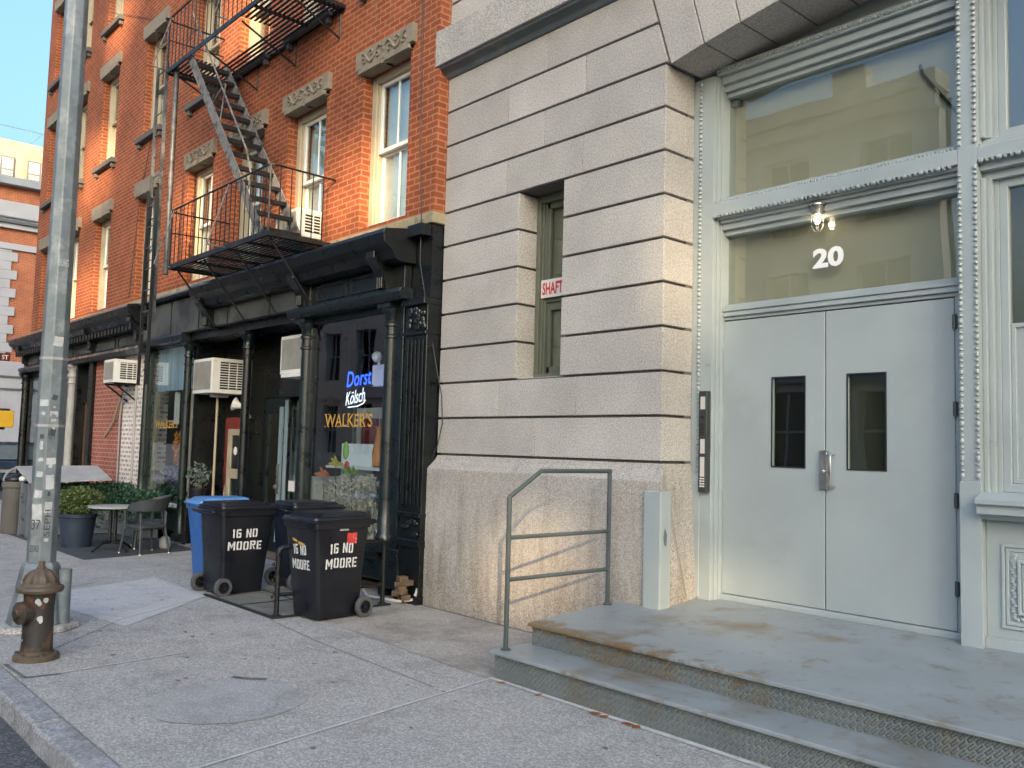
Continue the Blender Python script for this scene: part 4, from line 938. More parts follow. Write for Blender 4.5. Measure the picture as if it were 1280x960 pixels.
# left bay contents
b = MB(); b.box(-16.6,-15.0,6.02,6.03,2.62,3.40); b.build('striped_curtain', M['curtain'], sw2)
b = MB(); b.box(-16.6,-14.9,6.5,6.55,.5,3.4); b.box(-15.95,-15.1,6.35,6.45,.7,1.95); b.build('display_back', M['wood'], sw2)
b = MB(); b.box(-16.62,-16.5,5.98,6.03,.67,2.6); b.box(-15.2,-15.05,6.1,6.15,.67,2.6); b.build('pale_jamb', M['cream'], sw2)
b = MB(); b.box(-15.95,-15.8,6.1,6.14,2.02,2.6); b.build('white_drape', M['white'], sw2)
t = thing('amber_decoration', 'amber dried corn bundle hanging below the gilt letters of the left window', 'decoration', (-15.75,6.1,1.9))
b = MB(); leaves(b, (-15.75,6.12,1.55), 220, (.16,.06,.36), .05, 1.5); b.build('dried_leaves', M['orange'], t)
t = thing('window_greenery', 'bed of low green and purple leaves along the left bar window', 'plant', (-15.8,6.05,.66))
b = MB(); leaves(b, (-15.8,6.08,.80), 420, (.7,.12,.15), .05); b.build('green_leaves', M['leafdark'], t)
b = MB(); leaves(b, (-15.75,6.1,1.12), 160, (.42,.10,.18), .07, 1.2); b.build('purple_leaves', paint('purple_leaf', (.11,.08,.17), rough=.5), t)

# ---- recessed entrances
b = MB(); b.box(-14.74,-13.28,6.52,6.6,.0,3.6); b.build('recess_wall', M['black'], BB); b = MB(); b.box(-13.28,-10.80,6.55,6.65,2.45,3.6); b.build('recess_wall', M['black'], BB)
for q in ((-14.84,-14.76,6.0,6.52,0,3.42),(-13.36,-13.29,6.30,6.55,0,3.42),(-10.78,-10.70,6.0,6.6,.3,3.42)): b = MB(); b.box(*q); b.build('recess_side', M['black'], BB)
rd = MB(); rd.box(-14.50,-13.40,6.44,6.515,.02,2.14); rdo = rd.build('red_door_frame', M['redwood'], BB, bevel=.005)
b = MB(); wall_cells(b, -14.28,-13.44,.05,1.94,6.39,6.435,[(-14.16,-13.55,1.28,1.84),(-14.16,-13.55,.2,1.12)]); d = b.build('shop_door', M['cream'], rdo, bevel=.004)
b = MB(); b.box(-14.16,-13.55,6.41,6.415,.2,1.84); b.build('door_glass', M['shopglass'], d)
b = MB(); b.box(-14.16,-13.55,6.422,6.43,.2,1.84); b.build('door_backing', M['dark'], d)
b = MB(); b.ball((-13.95,6.385,1.58),.07,1,.05,1,14,8); b.build('round_sticker', M['white'], d)
b = MB(); b.path([(-14.23,6.39,1.0),(-14.23,6.35,1.0),(-14.23,6.35,.8),(-14.23,6.39,.8)],.01,6); b.build('door_pull', M['chrome'], d, smooth=True)
ms = MB(); wall_cells(ms, -13.27,-10.82,.02,2.44,6.56,6.62,[(-13.16,-12.74,.5,2.2),(-12.52,-11.98,.45,3.0),(-11.8,-11.02,.45,2.3)]); dd = ms.build('main_door', M['teal'], BB, bevel=.005)
b = MB(); b.box(-13.2,-11.0,6.585,6.59,.45,2.3); b.build('door_glass', M['shopglass'], dd)
b = MB(); b.box(-13.2,-12.7,6.75,6.8,.3,2.4); b.build('door_backing', M['olive_dark'], dd); b = MB(); b.box(-12.6,-10.9,6.75,6.8,.3,2.4); b.build('glass_backing', M['shade_green'], dd)
b = MB(); b.box(-12.71,-12.66,6.50,6.56,.95,1.40); b.ball((-12.69,6.49,1.05),.04); b.build('door_lock', M['steel'], dd)
b = MB(); b.box(-12.74,-12.65,6.53,6.559,.2,2.3); b.box(-12.56,-12.50,6.53,6.559,.2,2.4); b.build('door_stile', M['pot'], dd)
b = MB(); b.box(-12.38,-12.2,6.545,6.558,1.0,1.16); b.build('paper_notice', M['white'], dd)
b = MB(); b.tube((-12.42,6.6,2.6),(-12.42,6.6,3.0),.03); b.box(-12.55,-12.3,6.5,6.7,3.25,3.4); b.build('camera_box', M['panelblack'], BB)
# inner side pane of bay one (towards the door)
b = MB(); b.box(-10.71,-10.705,5.96,6.6,.6,3.3); b.build('return_pane', M['shopglass'], sw1)

# ---- left part of the front
b = MB(); b.box(-17.95,-16.78,5.86,6.3,0,3.42); b.build('whitewashed_pier', M['brick_white'], BB)
b = MB(); b.box(-19.78,-17.953,5.87,6.3,0,3.42); b.build('red_brick_pier', M['brick_low'], BB)
b = MB(); b.box(-20.05,-19.80,5.80,6.3,0,3.42); b.build('door_surround', M['black'], BB, bevel=.006); b = MB(); b.box(-21.0,-20.85,5.80,6.3,0,3.42); b.build('door_surround', M['black'], BB, bevel=.006)
b = MB(); b.box(-20.85,-20.05,6.0,6.06,0.02,2.5); dw = b.build('wooden_door', M['wood'], BB)
b = MB(); b.box(-20.85,-20.05,5.97,6.05,2.5,2.56); b.box(-20.85,-20.05,6.02,6.05,2.56,3.42); b.build('door_transom', M['black'], dw)
for k in range(2):
    x0 = -21.02-2.05*(k+1)
    s = MB(); wall_cells(s, x0, x0+2.0, .7, 3.34, 5.84, 5.92, [(x0+.1, x0+1.9, .85, 3.2)]); s.box(x0,x0+2.0,5.80,5.84,0,.7); so_ = s.build('corner_window', M['black'], BB, bevel=.006)
    b = MB(); b.box(x0+.1,x0+1.9,5.875,5.88,.85,3.2); b.build('pane', M['shopglass'], so_)
    b = MB(); b.box(x0+.1,x0+1.9,6.3,6.32,.85,3.2); b.build('blind', M['inner'], so_)
column(-21.05, 5.76, .09, .05, 3.33, M['boardgrey']); column(-25.1, 5.76, .09, .05, 3.33, M['black'])
b = MB(); b.path([(-18.0,5.84,.4),(-18.0,5.83,2.2),(-17.85,5.8,2.45),(-17.6,5.75,2.55)], .018, 6); b.path([(-17.2,5.84,.3),(-17.2,5.84,2.75)], .022, 6); b.build('conduit', M['boardgrey'], BB, smooth=True)

# ---- air conditioners
def aircon(label, x0, x1, y0, y1, z0, z1, front='y'):
    t = thing('air_conditioner', label, 'air conditioner', ((x0+x1)/2, (y0+y1)/2, z0), 0, 'window air conditioners')
    b = MB(); b.box(x0,x1,y0,y1,z0,z1); b.build('casing', M['acwhite'], t, bevel=.012, seg=2)
    b = MB(); b.box(x0+.05,x1-.05,y0-.004,y0+.002,z0+.06,z1-.05); b.build('front_grille', M['grille'], t)
    b = MB(); z = z0+.08
    while z < z1-.07: b.box(x0+.05,x1-.05,y0-.008,y0-.0045,z,z+.007); z += .024
    b.build('grille_slats', M['grille'], t)
    b = MB(); L = y1-y0; b.box(x1-.002,x1+.004,y0+L*.25,y1-.04,z0+.07,z1-.06); b.build('side_louvre', M['dark'], t)
    b = MB(); z = z0+.10
    while z < z1-.08: b.box(x1+.0045,x1+.012,y0+L*.25,y1-.04,z,z+.014); z += .042
    for q in (.5,.75): b.box(x1+.0045,x1+.014,y0+L*q,y0+L*q+.014,z0+.08,z1-.07)
    b.build('louvre_slats', M['acwhite'], t); return t
aircon('air conditioner propped on a pole over the dark recess by the red door', -14.72, -13.95, 5.92, 6.48, 2.52, 3.10)
aircon('air conditioner above the main bar door, on a white shelf', -11.72, -11.02, 5.98, 6.6, 2.72, 3.27)
aircon('air conditioner sticking out over the whitewashed brick pier', -17.75, -17.15, 5.40, 5.84, 2.78, 3.22)
aircon('white air conditioner in an upper window behind the fire escape railing', -11.30, -10.66, 5.60, 6.05, 4.53, 4.92)
t = thing('prop_pole', 'rusty pole propping up the air conditioner in the left recess', 'pole', (-14.33,6.2,0))
b = MB(); b.tube((-14.33,6.2,.02),(-14.33,6.2,2.47),.022); b.build('shaft', M['cream'], t, smooth=True)
b = MB(); b.box(-14.42,-14.24,6.1,6.35,2.47,2.515); b.build('cradle', M['acwhite'], t)
t = thing('white_shelf', 'white shelf board under the air conditioner of the bar entrance', 'shelf', (-11.2,6.2,2.66))
b = MB(); b.box(-11.6,-10.74,5.94,6.62,2.665,2.715); b.build('board', M['white'], t, bevel=.004)
b = MB(); b.path([(-10.95,6.02,2.66),(-10.92,6.05,2.5),(-10.86,6.1,2.3)], .025, 6); b.build('drain_hose', M['white'], t, smooth=True)
t = thing('bullhorn_speaker', 'small grey horn loudspeaker fixed in the recess by the iron mullion', 'speaker', (-12.75,6.0,2.3))
Mx = Vector((-.55,-.6,.25)).to_track_quat('Z','Y').to_matrix()
b = MB(); b.lathe([(.02,0),(.035,.05),(.06,.12),(.11,.18),(.10,.18),(.05,.12),(.02,.06)],(-12.80,5.98,2.26),14,Mx); b.build('horn', M['white'], t, smooth=True)
b = MB(); b.tube((-12.80,5.98,2.26),(-12.70,6.03,2.1),.02); b.build('bracket', M['boardgrey'], t)
t = thing('ac_bracket', 'black steel bracket under the air conditioner on the whitewashed pier', 'bracket', (-17.45,5.6,2.75))
b = MB(); b.path([(-17.7,5.42,2.76),(-17.7,5.85,2.76)],.02,4); b.path([(-17.2,5.42,2.76),(-17.2,5.85,2.76)],.02,4); b.path([(-17.7,5.45,2.75),(-17.7,5.85,2.45)],.018,4); b.path([(-17.2,5.45,2.75),(-17.2,5.85,2.45)],.018,4); b.build('arms', M['iron'], t)
b = MB(); b.path([(-17.5,5.7,2.74),(-18.3,5.82,2.1),(-18.9,5.84,1.75)],.02,6); b.build('drain_pipe', M['cream'], t, smooth=True)

# ------------------------------------------------------------------ fire escape
FE = thing('fire_escape', 'black iron fire escape with slatted balconies and steep stair on the brick front', 'fire escape', (-12.0,5.85,4.36))
fy = 4.92
def balcony(x0, x1, z, stair=None, right_rail=True):
    b = MB(); sl = .018
    y = fy+.03
    while y < 5.80:
        if stair and stair[2] < y < stair[3]:
            b.box(x0, stair[0], y, y+.034, z-.006, z+.008); b.box(stair[1], x1, y, y+.034, z, z+.008)
        else: b.box(x0, x1, y, y+.034, z-.006, z+.008)
        y += .068
    b.build('slatted_floor', M['iron'], FE)
    b = MB(); b.box(x0,x1,fy-.008,fy+.008,z-.05,z+.02); b.box(x0,x1,5.815,5.845,z-.05,z+.0)
    b.box(x0-.008,x0+.008,fy,5.84,z-.05,z); b.box(x1-.008,x1+.008,fy,5.84,z-.05,z)
    n = 6
    for i in range(n):
        x = x0+.12+(x1-x0-.24)*i/(n-1)
        if stair and stair[0] < x < stair[1]: continue
        b.box(x-.02,x+.02,fy,5.84,z-.035,z-.002)
    b.build('floor_frame', M['iron'], FE)
    for i in range(4):
        x = x0+.12+(x1-x0-.24)*i/3
        k = MB(); k.tube((x,fy+.08,z-.04),(x,5.66 if z < 5 else 5.84,z-.85 if z < 5 else z-.42),.014,6)
        if z > 5: k.tube((x,5.845,z-.04),(x,5.845,z-.42),.014,6)
        k.build('brace', M['iron'], FE, smooth=True)
    # railing
    zt = z+.86
    k = MB(); k.path([(x0,5.84,zt-.02),(x0,fy+.06,zt-.02),(x0+.05,fy,zt),(x1-.04,fy,zt),(x1,fy+.05,zt),(x1,5.84,zt-.01)], .014, 6); k.build('railing_top', M['iron'], FE, smooth=True)
    k = MB(); k.tube((x0,5.84,zt-.32),(x0,fy,zt-.34),.010,6); k.build('railing_side_bar', M['iron'], FE)
    b = MB(); x = x0+.06
    while x < x1: b.tube((x,fy,z),(x,fy,zt),.0075,5); x += .148
    y = fy+.14
    while y < 5.8: b.tube((x1,y,z),(x1,y,zt-.005),.0075,5); y += .152
    b.tube((x0,fy,z),(x0,fy,zt),.013,6); b.tube((x1,fy,z),(x1,fy,zt),.014,6)
    b.build('balusters', M['iron'], FE)
    for xx in (x0+.1, x0+(x1-x0)*.62):
        k = MB(); k.tube((xx-.02,fy-.25,z-.01),(xx+.02,fy,zt),.011,6); k.tube((xx-.02,fy-.25,z-.01),(xx-.02,fy+.02,z-.02),.011,6); k.build('outrigger', M['iron_grey'], FE, smooth=True)
balcony(-13.40, -10.12, 4.37)
balcony(-13.95, -10.05, 7.60, stair=(-13.15,-11.35,fy,5.46))
balcony(-13.95, -10.05, 10.75, stair=(-13.15,-11.35,fy,5.46))
# stair
ya, yb_ = 4.97, 5.52; p0, p1 = Vector((-13.12,0,7.60)), Vector((-10.42,0,4.39))
d = (p1-p0).normalized(); nrm = Vector((d.z,0,-d.x))
for y, m_ in ((ya, M['iron_grey']), (yb_, M['iron_grey'])):
    b = MB(); h_ = nrm*.075
    a0, a1 = p0, p1
    b.hexa([(q.x, yy, q.z) for yy in (y-.008, y+.008) for q in (a0-h_, a1-h_, a1+h_, a0+h_)]) if False else b.hexa([(a0.x-h_.x,y-.008,a0.z-h_.z),(a1.x-h_.x,y-.008,a1.z-h_.z),(a1.x-h_.x,y+.008,a1.z-h_.z),(a0.x-h_.x,y+.008,a0.z-h_.z),(a0.x+h_.x,y-.008,a0.z+h_.z),(a1.x+h_.x,y-.008,a1.z+h_.z),(a1.x+h_.x,y+.008,a1.z+h_.z),(a0.x+h_.x,y+.008,a0.z+h_.z)])
    b.build('stringer', m_, FE)
for i in range(13):
    q = p0 + (p1-p0)*((i+.6)/13)
    b = MB(); b.box(q.x-.09,q.x+.09,ya+.01,yb_-.01,q.z-.014,q.z+.008); b.box(q.x+.07,q.x+.09,ya+.01,yb_-.01,q.z-.045,q.z-.015); b.build('stair_tread', M['iron'], FE)
b = MB(); o_ = Vector((0,0,.78)); pts = [p0+o_*.9+Vector((0,ya,0)), p0+(p1-p0)*.80+o_*.75+Vector((0,ya,0)), p0+(p1-p0)*.86+o_*.55+Vector((0,ya,0)), p0+(p1-p0)*.84+o_*.2+Vector((0,ya,0))]
b.path(pts, .013, 6)
for t_ in (.05,.45): q = p0+(p1-p0)*t_; b.tube((q.x,ya,q.z),(q.x+.16,ya,q.z+.60),.010,5); b.tube((q.x-.35,ya,q.z+.4),(q.x+.1,ya,q.z+.62),.008,5)
b.build('stair_handrail', M['iron_grey'], FE, smooth=True)
# ladders
lad = thing('drop_ladder', 'tall iron ladder running down the left end of the fire escape', 'ladder', (-14.0,4.92,2.6))
for x in (-14.32,-13.92):
    b = MB(); b.box(x-.022,x+.022,4.90,4.94,3.7,7.75); b.build('rail', M['iron_lad'], lad)
    b = MB(); b.box(x-.022+(.07 if x<-14.1 else .02),x+.022+(.07 if x<-14.1 else .02),4.84,4.88,2.58,5.65); b.build('rail', M['iron'], lad)
b = MB(); z = 3.9
while z < 7.7: b.tube((-14.32,4.92,z),(-13.92,4.92,z),.009,6); z += .34
z = 2.72
while z < 5.6: b.tube((-14.25,4.86,z),(-13.90,4.86,z),.010,6); z += .34
b.build('rungs', M['iron_lad'], lad)
b = MB(); b.tube((-13.72,5.0,4.3),(-13.72,5.0,7.7),.04,10); b.build('guide_pipe', M['iron_lad'], lad, smooth=True)

# ------------------------------------------------------------------ wheelie bins
def rr(w_, d_, r_, n=4):
    """rounded rectangle outline (x half-depth, y half-width)"""
    pts = []
    for cx, cy, a0 in ((w_-r_,d_-r_,0),(-w_+r_,d_-r_,90),(-w_+r_,-d_+r_,180),(w_-r_,-d_+r_,270)):
        for i in range(n+1):
            a = R(a0+90*i/n); pts.append((cx+r_*math.cos(a), cy+r_*math.sin(a)))
    return pts
def make_bin(label, body_m, lid_m):
    """front faces -Y, wheels at +Y; local coordinates"""
    t = thing('wheelie_bin', label, 'wheelie bin', (0,0,0), 0, 'wheelie bins on the pavement')
    b = MB(); H = .90
    rings = []
    for z, hx, hy, oy in ((.02,.215,.245,.0),(.06,.222,.25,.0),(.5,.245,.285,-.01),(H-.06,.268,.318,-.02),(H-.055,.285,.335,-.02),(H,.287,.337,-.02)):
        rings.append([(x, y+oy, z) for x, y in rr(hx, hy, .045)])
    b.loft(rings)
    b.hexa([(-.12,-.335,H-.20),(.12,-.335,H-.20),(.12,-.28,H-.20),(-.12,-.28,H-.20),(-.15,-.348,H-.055),(.15,-.348,H-.055),(.15,-.28,H-.055),(-.15,-.28,H-.055)]) if False else None
    b.build('body', body_m, t, smooth=True, world=False)
    l = MB(); rings = []
    for z, hx, hy, oy in ((H+.002,.295,.352,-.025),(H+.022,.298,.356,-.025),(H+.026,.288,.345,-.025),(H+.048,.284,.34,-.02),(H+.052,.255,.31,-.01),(H+.080,.24,.285,.01),(H+.086,.20,.245,.015)):
        rings.append([(x, y+oy, z) for x, y in rr(hx, hy, .05)])
    l.loft(rings); lid = l.build('lid', lid_m, t, smooth=True, world=False)
    k = MB(); k.box(-.06,.06,-.40,-.37,H+.012,H+.03); k.box(-.06,-.045,-.40,-.36,H+.012,H+.03); k.build('lid_grip', lid_m, lid, world=False, bevel=.005)
    h = MB(); h.path([(-.24,.30,H-.03),(-.24,.385,H-.01),(-.22,.40,H-.005),(.22,.40,H-.005),(.24,.385,H-.01),(.24,.30,H-.03)], .018, 8); h.build('handle', body_m, t, smooth=True, world=False)
    w0 = None
    for s in (-1, 1):
        Mx = Matrix.Rotation(R(90), 3, 'Y'); cw = (s*.275, .255, .10)
        b = MB(); b.lathe([(.062,-.026),(.092,-.026),(.1,-.016),(.1,.016),(.092,.026),(.062,.026)], cw, 24, Mx, loop=True); wh = b.build('wheel', M['rubber'], t, smooth=True, world=False)
        b = MB(); b.lathe([(.012,.022),(.020,.024),(.02,-.024),(.012,-.022)], cw, 12, Mx); b.lathe([(.052,-.02),(.0605,-.02),(.0605,.02),(.052,.02)], cw, 20, Mx, loop=True); b.lathe([(.055,-.003),(.055,.003)], cw, 20, Mx)
        for q in range(5):
            a = 2*math.pi*q/5; b.obox((cw[0], cw[1]+.037*math.cos(a), cw[2]+.037*math.sin(a)), (.024,.036,.014), M=Matrix.Rotation(a,3,'X'))
        b.build('rim', M['binblack'], wh, world=False)
    b = MB(); b.tube((-.25,.255,.10),(.25,.255,.10),.012); b.build('axle', M['iron'], t, world=False)
    return t
def rect(a, b, c, d): return [(a,c),(b,c),(b,d),(a,d)]
K = .19
GLYPH = {
 '1': (.34, [rect(.08,.28,0,1), [(0,.78),(.08,.78),(.08,1),(.05,1)]]),
 '6': (.62, [[(0,.08),(.08,0),(K,0),(K,1),(.08,1),(0,.92)], [(.25,.83),(.60,.83),(.60,.92),(.52,1),(.25,1)], rect(.25,.5,.44,.60), [(.25,0),(.54,0),(.62,.08),(.62,.52),(.55,.60),(.43,.60),(.43,.17),(.25,.17)]]),
 'N': (.66, [rect(0,K,0,1), rect(.66-K,.66,0,1), [(.66-K-.02,0),(.66-K-.02,.34),(K+.02,1),(K+.02,.66)]]),
 'O': (.62, [[(0,.1),(.1,0),(.27,0),(.27,.17),(K,.2),(K,.8),(.27,.83),(.27,1),(.1,1),(0,.9)], [(.35,0),(.52,0),(.62,.1),(.62,.9),(.52,1),(.35,1),(.35,.83),(.62-K,.8),(.62-K,.2),(.35,.17)]]),
 'M': (.84, [rect(0,K,0,1), rect(.84-K,.84,0,1), [(.40,.2),(.40,.55),(K+.02,1),(K+.02,.66)], [(.44,.2),(.84-K-.02,.66),(.84-K-.02,1),(.44,.55)]]),
 'R': (.64, [rect(0,K,0,1), [(.24,.83),(.45,.83),(.45,.62),(.24,.62),(.24,.46),(.54,.46),(.64,.56),(.64,.9),(.54,1),(.24,1)], [(.30,.42),(.42,.42),(.64,0),(.45,0)]]),
 'E': (.56, [rect(0,K,0,1), rect(.24,.56,.83,1), rect(.24,.5,.42,.58), rect(.24,.56,0,.17)]),
 ' ': (.30, []),
}
def stencil(t, face, h=.115, x0=-.165, z0=.50, wd=.33, worn=None):
    """two lines of white stencilled letters on one face, kept to its slope"""
    h = .092; z0 -= .02
    body = [c for c in t.children if c.name.startswith('body')][0]
    if face == 'front': o, rt, sl_ = Vector((0,-.2995,0)), Vector((1,0,0)), Vector((0,-.126,1))
    elif face == 'right': o, rt, sl_ = Vector((.2515,0,0)), Vector((0,1,0)), Vector((.068,0,1))
    elif face == 'left': o, rt, sl_ = Vector((-.2515,0,0)), Vector((0,-1,0)), Vector((-.068,0,1))
    b = MB()
    for s, ww, dz in (('16 NO', wd*.74, .135), ('MOORE', wd, 0)):
        tot = sum(GLYPH[c][0]+.17 for c in s)-.17; k = ww/tot; cx = (wd-ww)*.42
        for c in s:
            gw_, polys = GLYPH[c]; jz = random.uniform(-.004,.004)
            for pl_ in polys:
                b.quad(*[o + rt*(x0+cx+px*k) + sl_*(z0+dz+jz+py*h-.5) + Vector((0,0,.5)) for px, py in pl_])
            cx += (gw_+.17)*k
    b.build('stencil_lettering', M['letter'], body, world=False)
binA = make_bin('black wheelie bin nearest the granite with a red sticker and white lettering', M['binblack'], M['binblack'])
stencil(binA, 'front', .10, -.16, .48, .29); stencil(binA, 'right', .11, -.20, .50, .36)
b = MB(); b.quad((.2665,.02,.775),(.2665,.15,.775),(.274,.15,.90-.03),(.274,.02,.87)) if False else b.quad((.2615,.03,.70),(.2615,.145,.70),(.2685,.145,.80),(.2685,.03,.80)); 
bodyA = [c for c in binA.children if c.name.startswith('body')][0]
b.build('red_sticker', M['sticker'], bodyA, world=False)
b = MB(); b.quad((.2705,-.06,.825),(.2705,.04,.825),(.2735,.04,.875),(.2735,-.06,.875)); b.build('small_label', M['paper'], bodyA, world=False)
b = MB(); b.quad((-.14,-.324,.725),(-.06,-.322,.70),(-.06,-.324,.725),(-.14,-.3265,.75)); b.quad((-.05,-.3215,.69),(.06,-.3205,.68),(.07,-.3225,.70),(-.04,-.324,.72)); b.build('yellow_sticker', M['gold'], bodyA, world=False)
binA.location = (-7.98, 4.70, 0); binA.scale = (1.04,1.02,1.07); binA.rotation_euler = (0,0,R(4))
binB = make_bin('black wheelie bin turned wheels to the kerb, in front of the blue bin', M['binblack'], M['binblack'])
stencil(binB, 'left', .115, -.21, .50, .40)
binB.location = (-9.84, 4.55, 0); binB.scale = (1.04,1.04,1.06); binB.rotation_euler = (0,0,R(183))
binC = make_bin('blue wheelie bin half hidden behind a black one', M['binblue'], M['bluelid'])
stencil(binC, 'right', .10, -.275, .50, .34); binC.location = (-10.98, 4.86, 0); binC.rotation_euler = (0,0,R(-4)); binC.scale = (1,1,1.04)
for ch in binC.children:
    if ch.name.startswith('wheel') or ch.name.startswith('handle'): pass
binD = make_bin('black wheelie bin standing at the back by the bar door', M['binblack'], M['binblack'])
stencil(binD, 'left', .115, -.06, .50, .40); binD.location = (-9.80, 5.44, 0); binD.scale = (1.04,1.04,1.05); binD.rotation_euler = (0,0,R(180))
# pipe guard around the cellar hatch
t = thing('pipe_guard', 'low black pipe guard rail round the cellar hatch behind the front bin', 'guard rail', (-8.3,4.9,0))
for x, y in ((-8.19,4.26),(-8.19,5.52)):
    b = MB(); b.tube((x,y,.012),(x,y,.66),.026,10); b.lathe([(.05,.012),(.05,.024),(.03,.03)],(x,y,0),12); b.build('post', M['iron'], t, smooth=True)
b = MB(); b.path([(-8.19,4.26,.64),(-8.19,4.27,.672),(-8.19,4.31,.69),(-8.19,5.47,.69),(-8.19,5.51,.672),(-8.19,5.52,.64)], .026, 10); b.build('top_pipe', M['iron'], t, smooth=True)
b = MB(); b.tube((-8.19,4.26,.22),(-8.19,5.52,.22),.02,8); b.build('lower_pipe', M['iron'], t, smooth=True)
b = MB()
for i in range(16): b.ball((-8.19+.03*math.cos(i*1.3),4.26-.02+.03*math.sin(i*1.3),.62-i*.032),.017,.7,1,1.2,6,4)
b.build('chain', M['iron'], t, smooth=True)
t = MB(); t.path([(-9.2,5.9,.03),(-8.85,5.72,.028),(-8.6,5.60,.028),(-8.35,5.66,.028),(-8.12,5.72,.028),(-7.99,5.80,.06),(-7.97,5.84,.2)], .017, 6); tag(t.build('white_hose', M['cable'], smooth=True), 'white plastic hose lying on the pavement below the black pilaster', 'hose')
b = MB()
for i in range(8): b.obox((-8.13+.07*math.sin(i*2.3),5.73+.03*math.cos(i),.045+i*.032),(.10,.09,.055),i*1.1)
tag(b.build('rubble_heap', paint('rubble_brown', (.13,.085,.05), rough=.9, var=.4, scale=12)), 'small heap of brown rubble beside the granite plinth', 'rubble')

# ------------------------------------------------------------------ hydrant
t = thing('fire_hydrant', 'rusty dark fire hydrant with brown bonnet near the kerb', 'fire hydrant', (-7.71,1.97,0))
hx, hy = -7.71, 1.97
b = MB(); b.lathe([(.165,0),(.165,.035),(.155,.045),(.12,.05),(.118,.07)],(hx,hy,0),20); 
for i in range(6): a = i*math.pi/3; b.lathe([(.016,.045),(.016,.062)],(hx+.142*math.cos(a),hy+.142*math.sin(a),0),6)
b.build('base_flange', M['hydrant_top'], t, smooth=True)
b = MB(); b.lathe([(.118,.05),(.112,.12),(.108,.40),(.115,.50),(.118,.52)],(hx,hy,0),24); b.build('barrel', M['hydrant'], t, smooth=True)
b = MB(); b.lathe([(.12,.515),(.165,.525),(.172,.545),(.165,.565),(.14,.575),(.135,.59),(.125,.60)],(hx,hy,0),28)
rings = []
for k in range(7):
    a = k/6*math.pi/2*.86; r_ = .122*math.cos(a); z = .60+.105*math.sin(a)
    rings.append([(hx+(r_*(1+.07*math.cos(10*q)))*math.cos(q), hy+(r_*(1+.07*math.cos(10*q)))*math.sin(q), z) for q in (2*math.pi*i/48 for i in range(48))])
b.loft(rings); b.lathe([(.035,.70),(.035,.715),(.026,.72),(.024,.755),(.018,.76)],(hx,hy,0),6); b.build('bonnet', M['hydrant_top'], t, smooth=True)
Mx = Vector((.35,-.93,0)).to_track_quat('Z','Y').to_matrix()
b = MB(); b.lathe([(.078,.06),(.078,.13),(.088,.135),(.088,.165),(.07,.172),(.04,.176),(.036,.20),(.03,.205)],(hx,hy,.375),20,Mx); b.build('large_nozzle', M['hydrant'], t, smooth=True)
Mx2 = Vector((-.9,-.45,0)).to_track_quat('Z','Y').to_matrix()
b = MB(); b.lathe([(.055,.06),(.055,.135),(.065,.14),(.065,.17),(.045,.178),(.02,.195)],(hx,hy,.36),16,Mx2); b.build('side_nozzle', M['hydrant'], t, smooth=True)
b = MB()
for (a, z, s_) in ((-8,.46,.022),(-2,.445,.018),(20,.47,.02),(2,.33,.022),(6,.31,.016),(-68,.16,.012)):
    a = R(a-12); rr_ = .1145; cx, cy = hx+rr_*math.cos(a), hy+rr_*math.sin(a); tx, ty = -math.sin(a), math.cos(a)
    b.quad(*[(cx+tx*s_*math.cos(q)*random.uniform(.6,1.1), cy+ty*s_*math.cos(q), z+s_*1.2*math.sin(q)*random.uniform(.6,1.1)) for q in [2*math.pi*i/8 for i in range(8)]])
b.build('peeling_sticker', M['paper'], t)

# ------------------------------------------------------------------ lamp post
LX, LY = -8.92, 2.27
t = thing('lamp_post', 'tall grey octagonal steel lamp post covered in stickers and tags', 'lamp post', (LX,LY,0))
def octo(r_, z, c=(LX,LY)): return [(c[0]+r_*math.cos(math.pi/8+k*math.pi/4), c[1]+r_*math.sin(math.pi/8+k*math.pi/4), z) for k in range(8)]
b = MB(); b.loft([octo(.126,.5), octo(.115,3.0), octo(.104,6.0), octo(.09,9.5)]); b.build('shaft', M['galv'], t, bevel=.008, seg=2)
b = MB(); b.loft([octo(.26,.055), octo(.25,.10), octo(.165,.56), octo(.14,.60)]); b.build('base_skirt', M['galv'], t, bevel=.008)
b = MB(); b.loft([octo(.36,.0), octo(.34,.055)]); b.build('foundation', M['conc'], t, bevel=.012)
def on_pole(name, ang, z, w_, h, m, rot=0):
    r_ = (.126-(z-.5)*.0043)*math.cos(math.pi/8)+.002; a = R(ang); n_ = Vector((math.cos(a),math.sin(a),0)); tx = Vector((-math.sin(a),math.cos(a),0)); up = Vector((0,0,1))
    c = Vector((LX,LY,z))+n_*r_; ca, sa = math.cos(R(rot)), math.sin(R(rot))
    t1, u1 = tx*ca+up*sa, up*ca-tx*sa
    pts = [(-1,-1),(-.1,-1.08),(1,-.95),(1.05,0),(.95,1),(0,.93),(-1,1.02),(-.95,0)]
    b = MB(); b.quad(*[c+t1*(px*w_/2)+u1*(pz_*h/2) for px, pz_ in pts]); return b.build(name, m, t)
for (ang, z, w_, h) in ((-45,1.05,.09,.16),(-45,1.22,.07,.07),(0,1.52,.08,.06),(0,1.33,.07,.13),(-45,2.05,.08,.06),(0,2.62,.08,.09),(0,1.95,.07,.05),(-45,1.4,.06,.05),(0,1.1,.06,.10)):
    on_pole('sticker', ang, z, w_, h, M['paper'], random.uniform(-8,8))
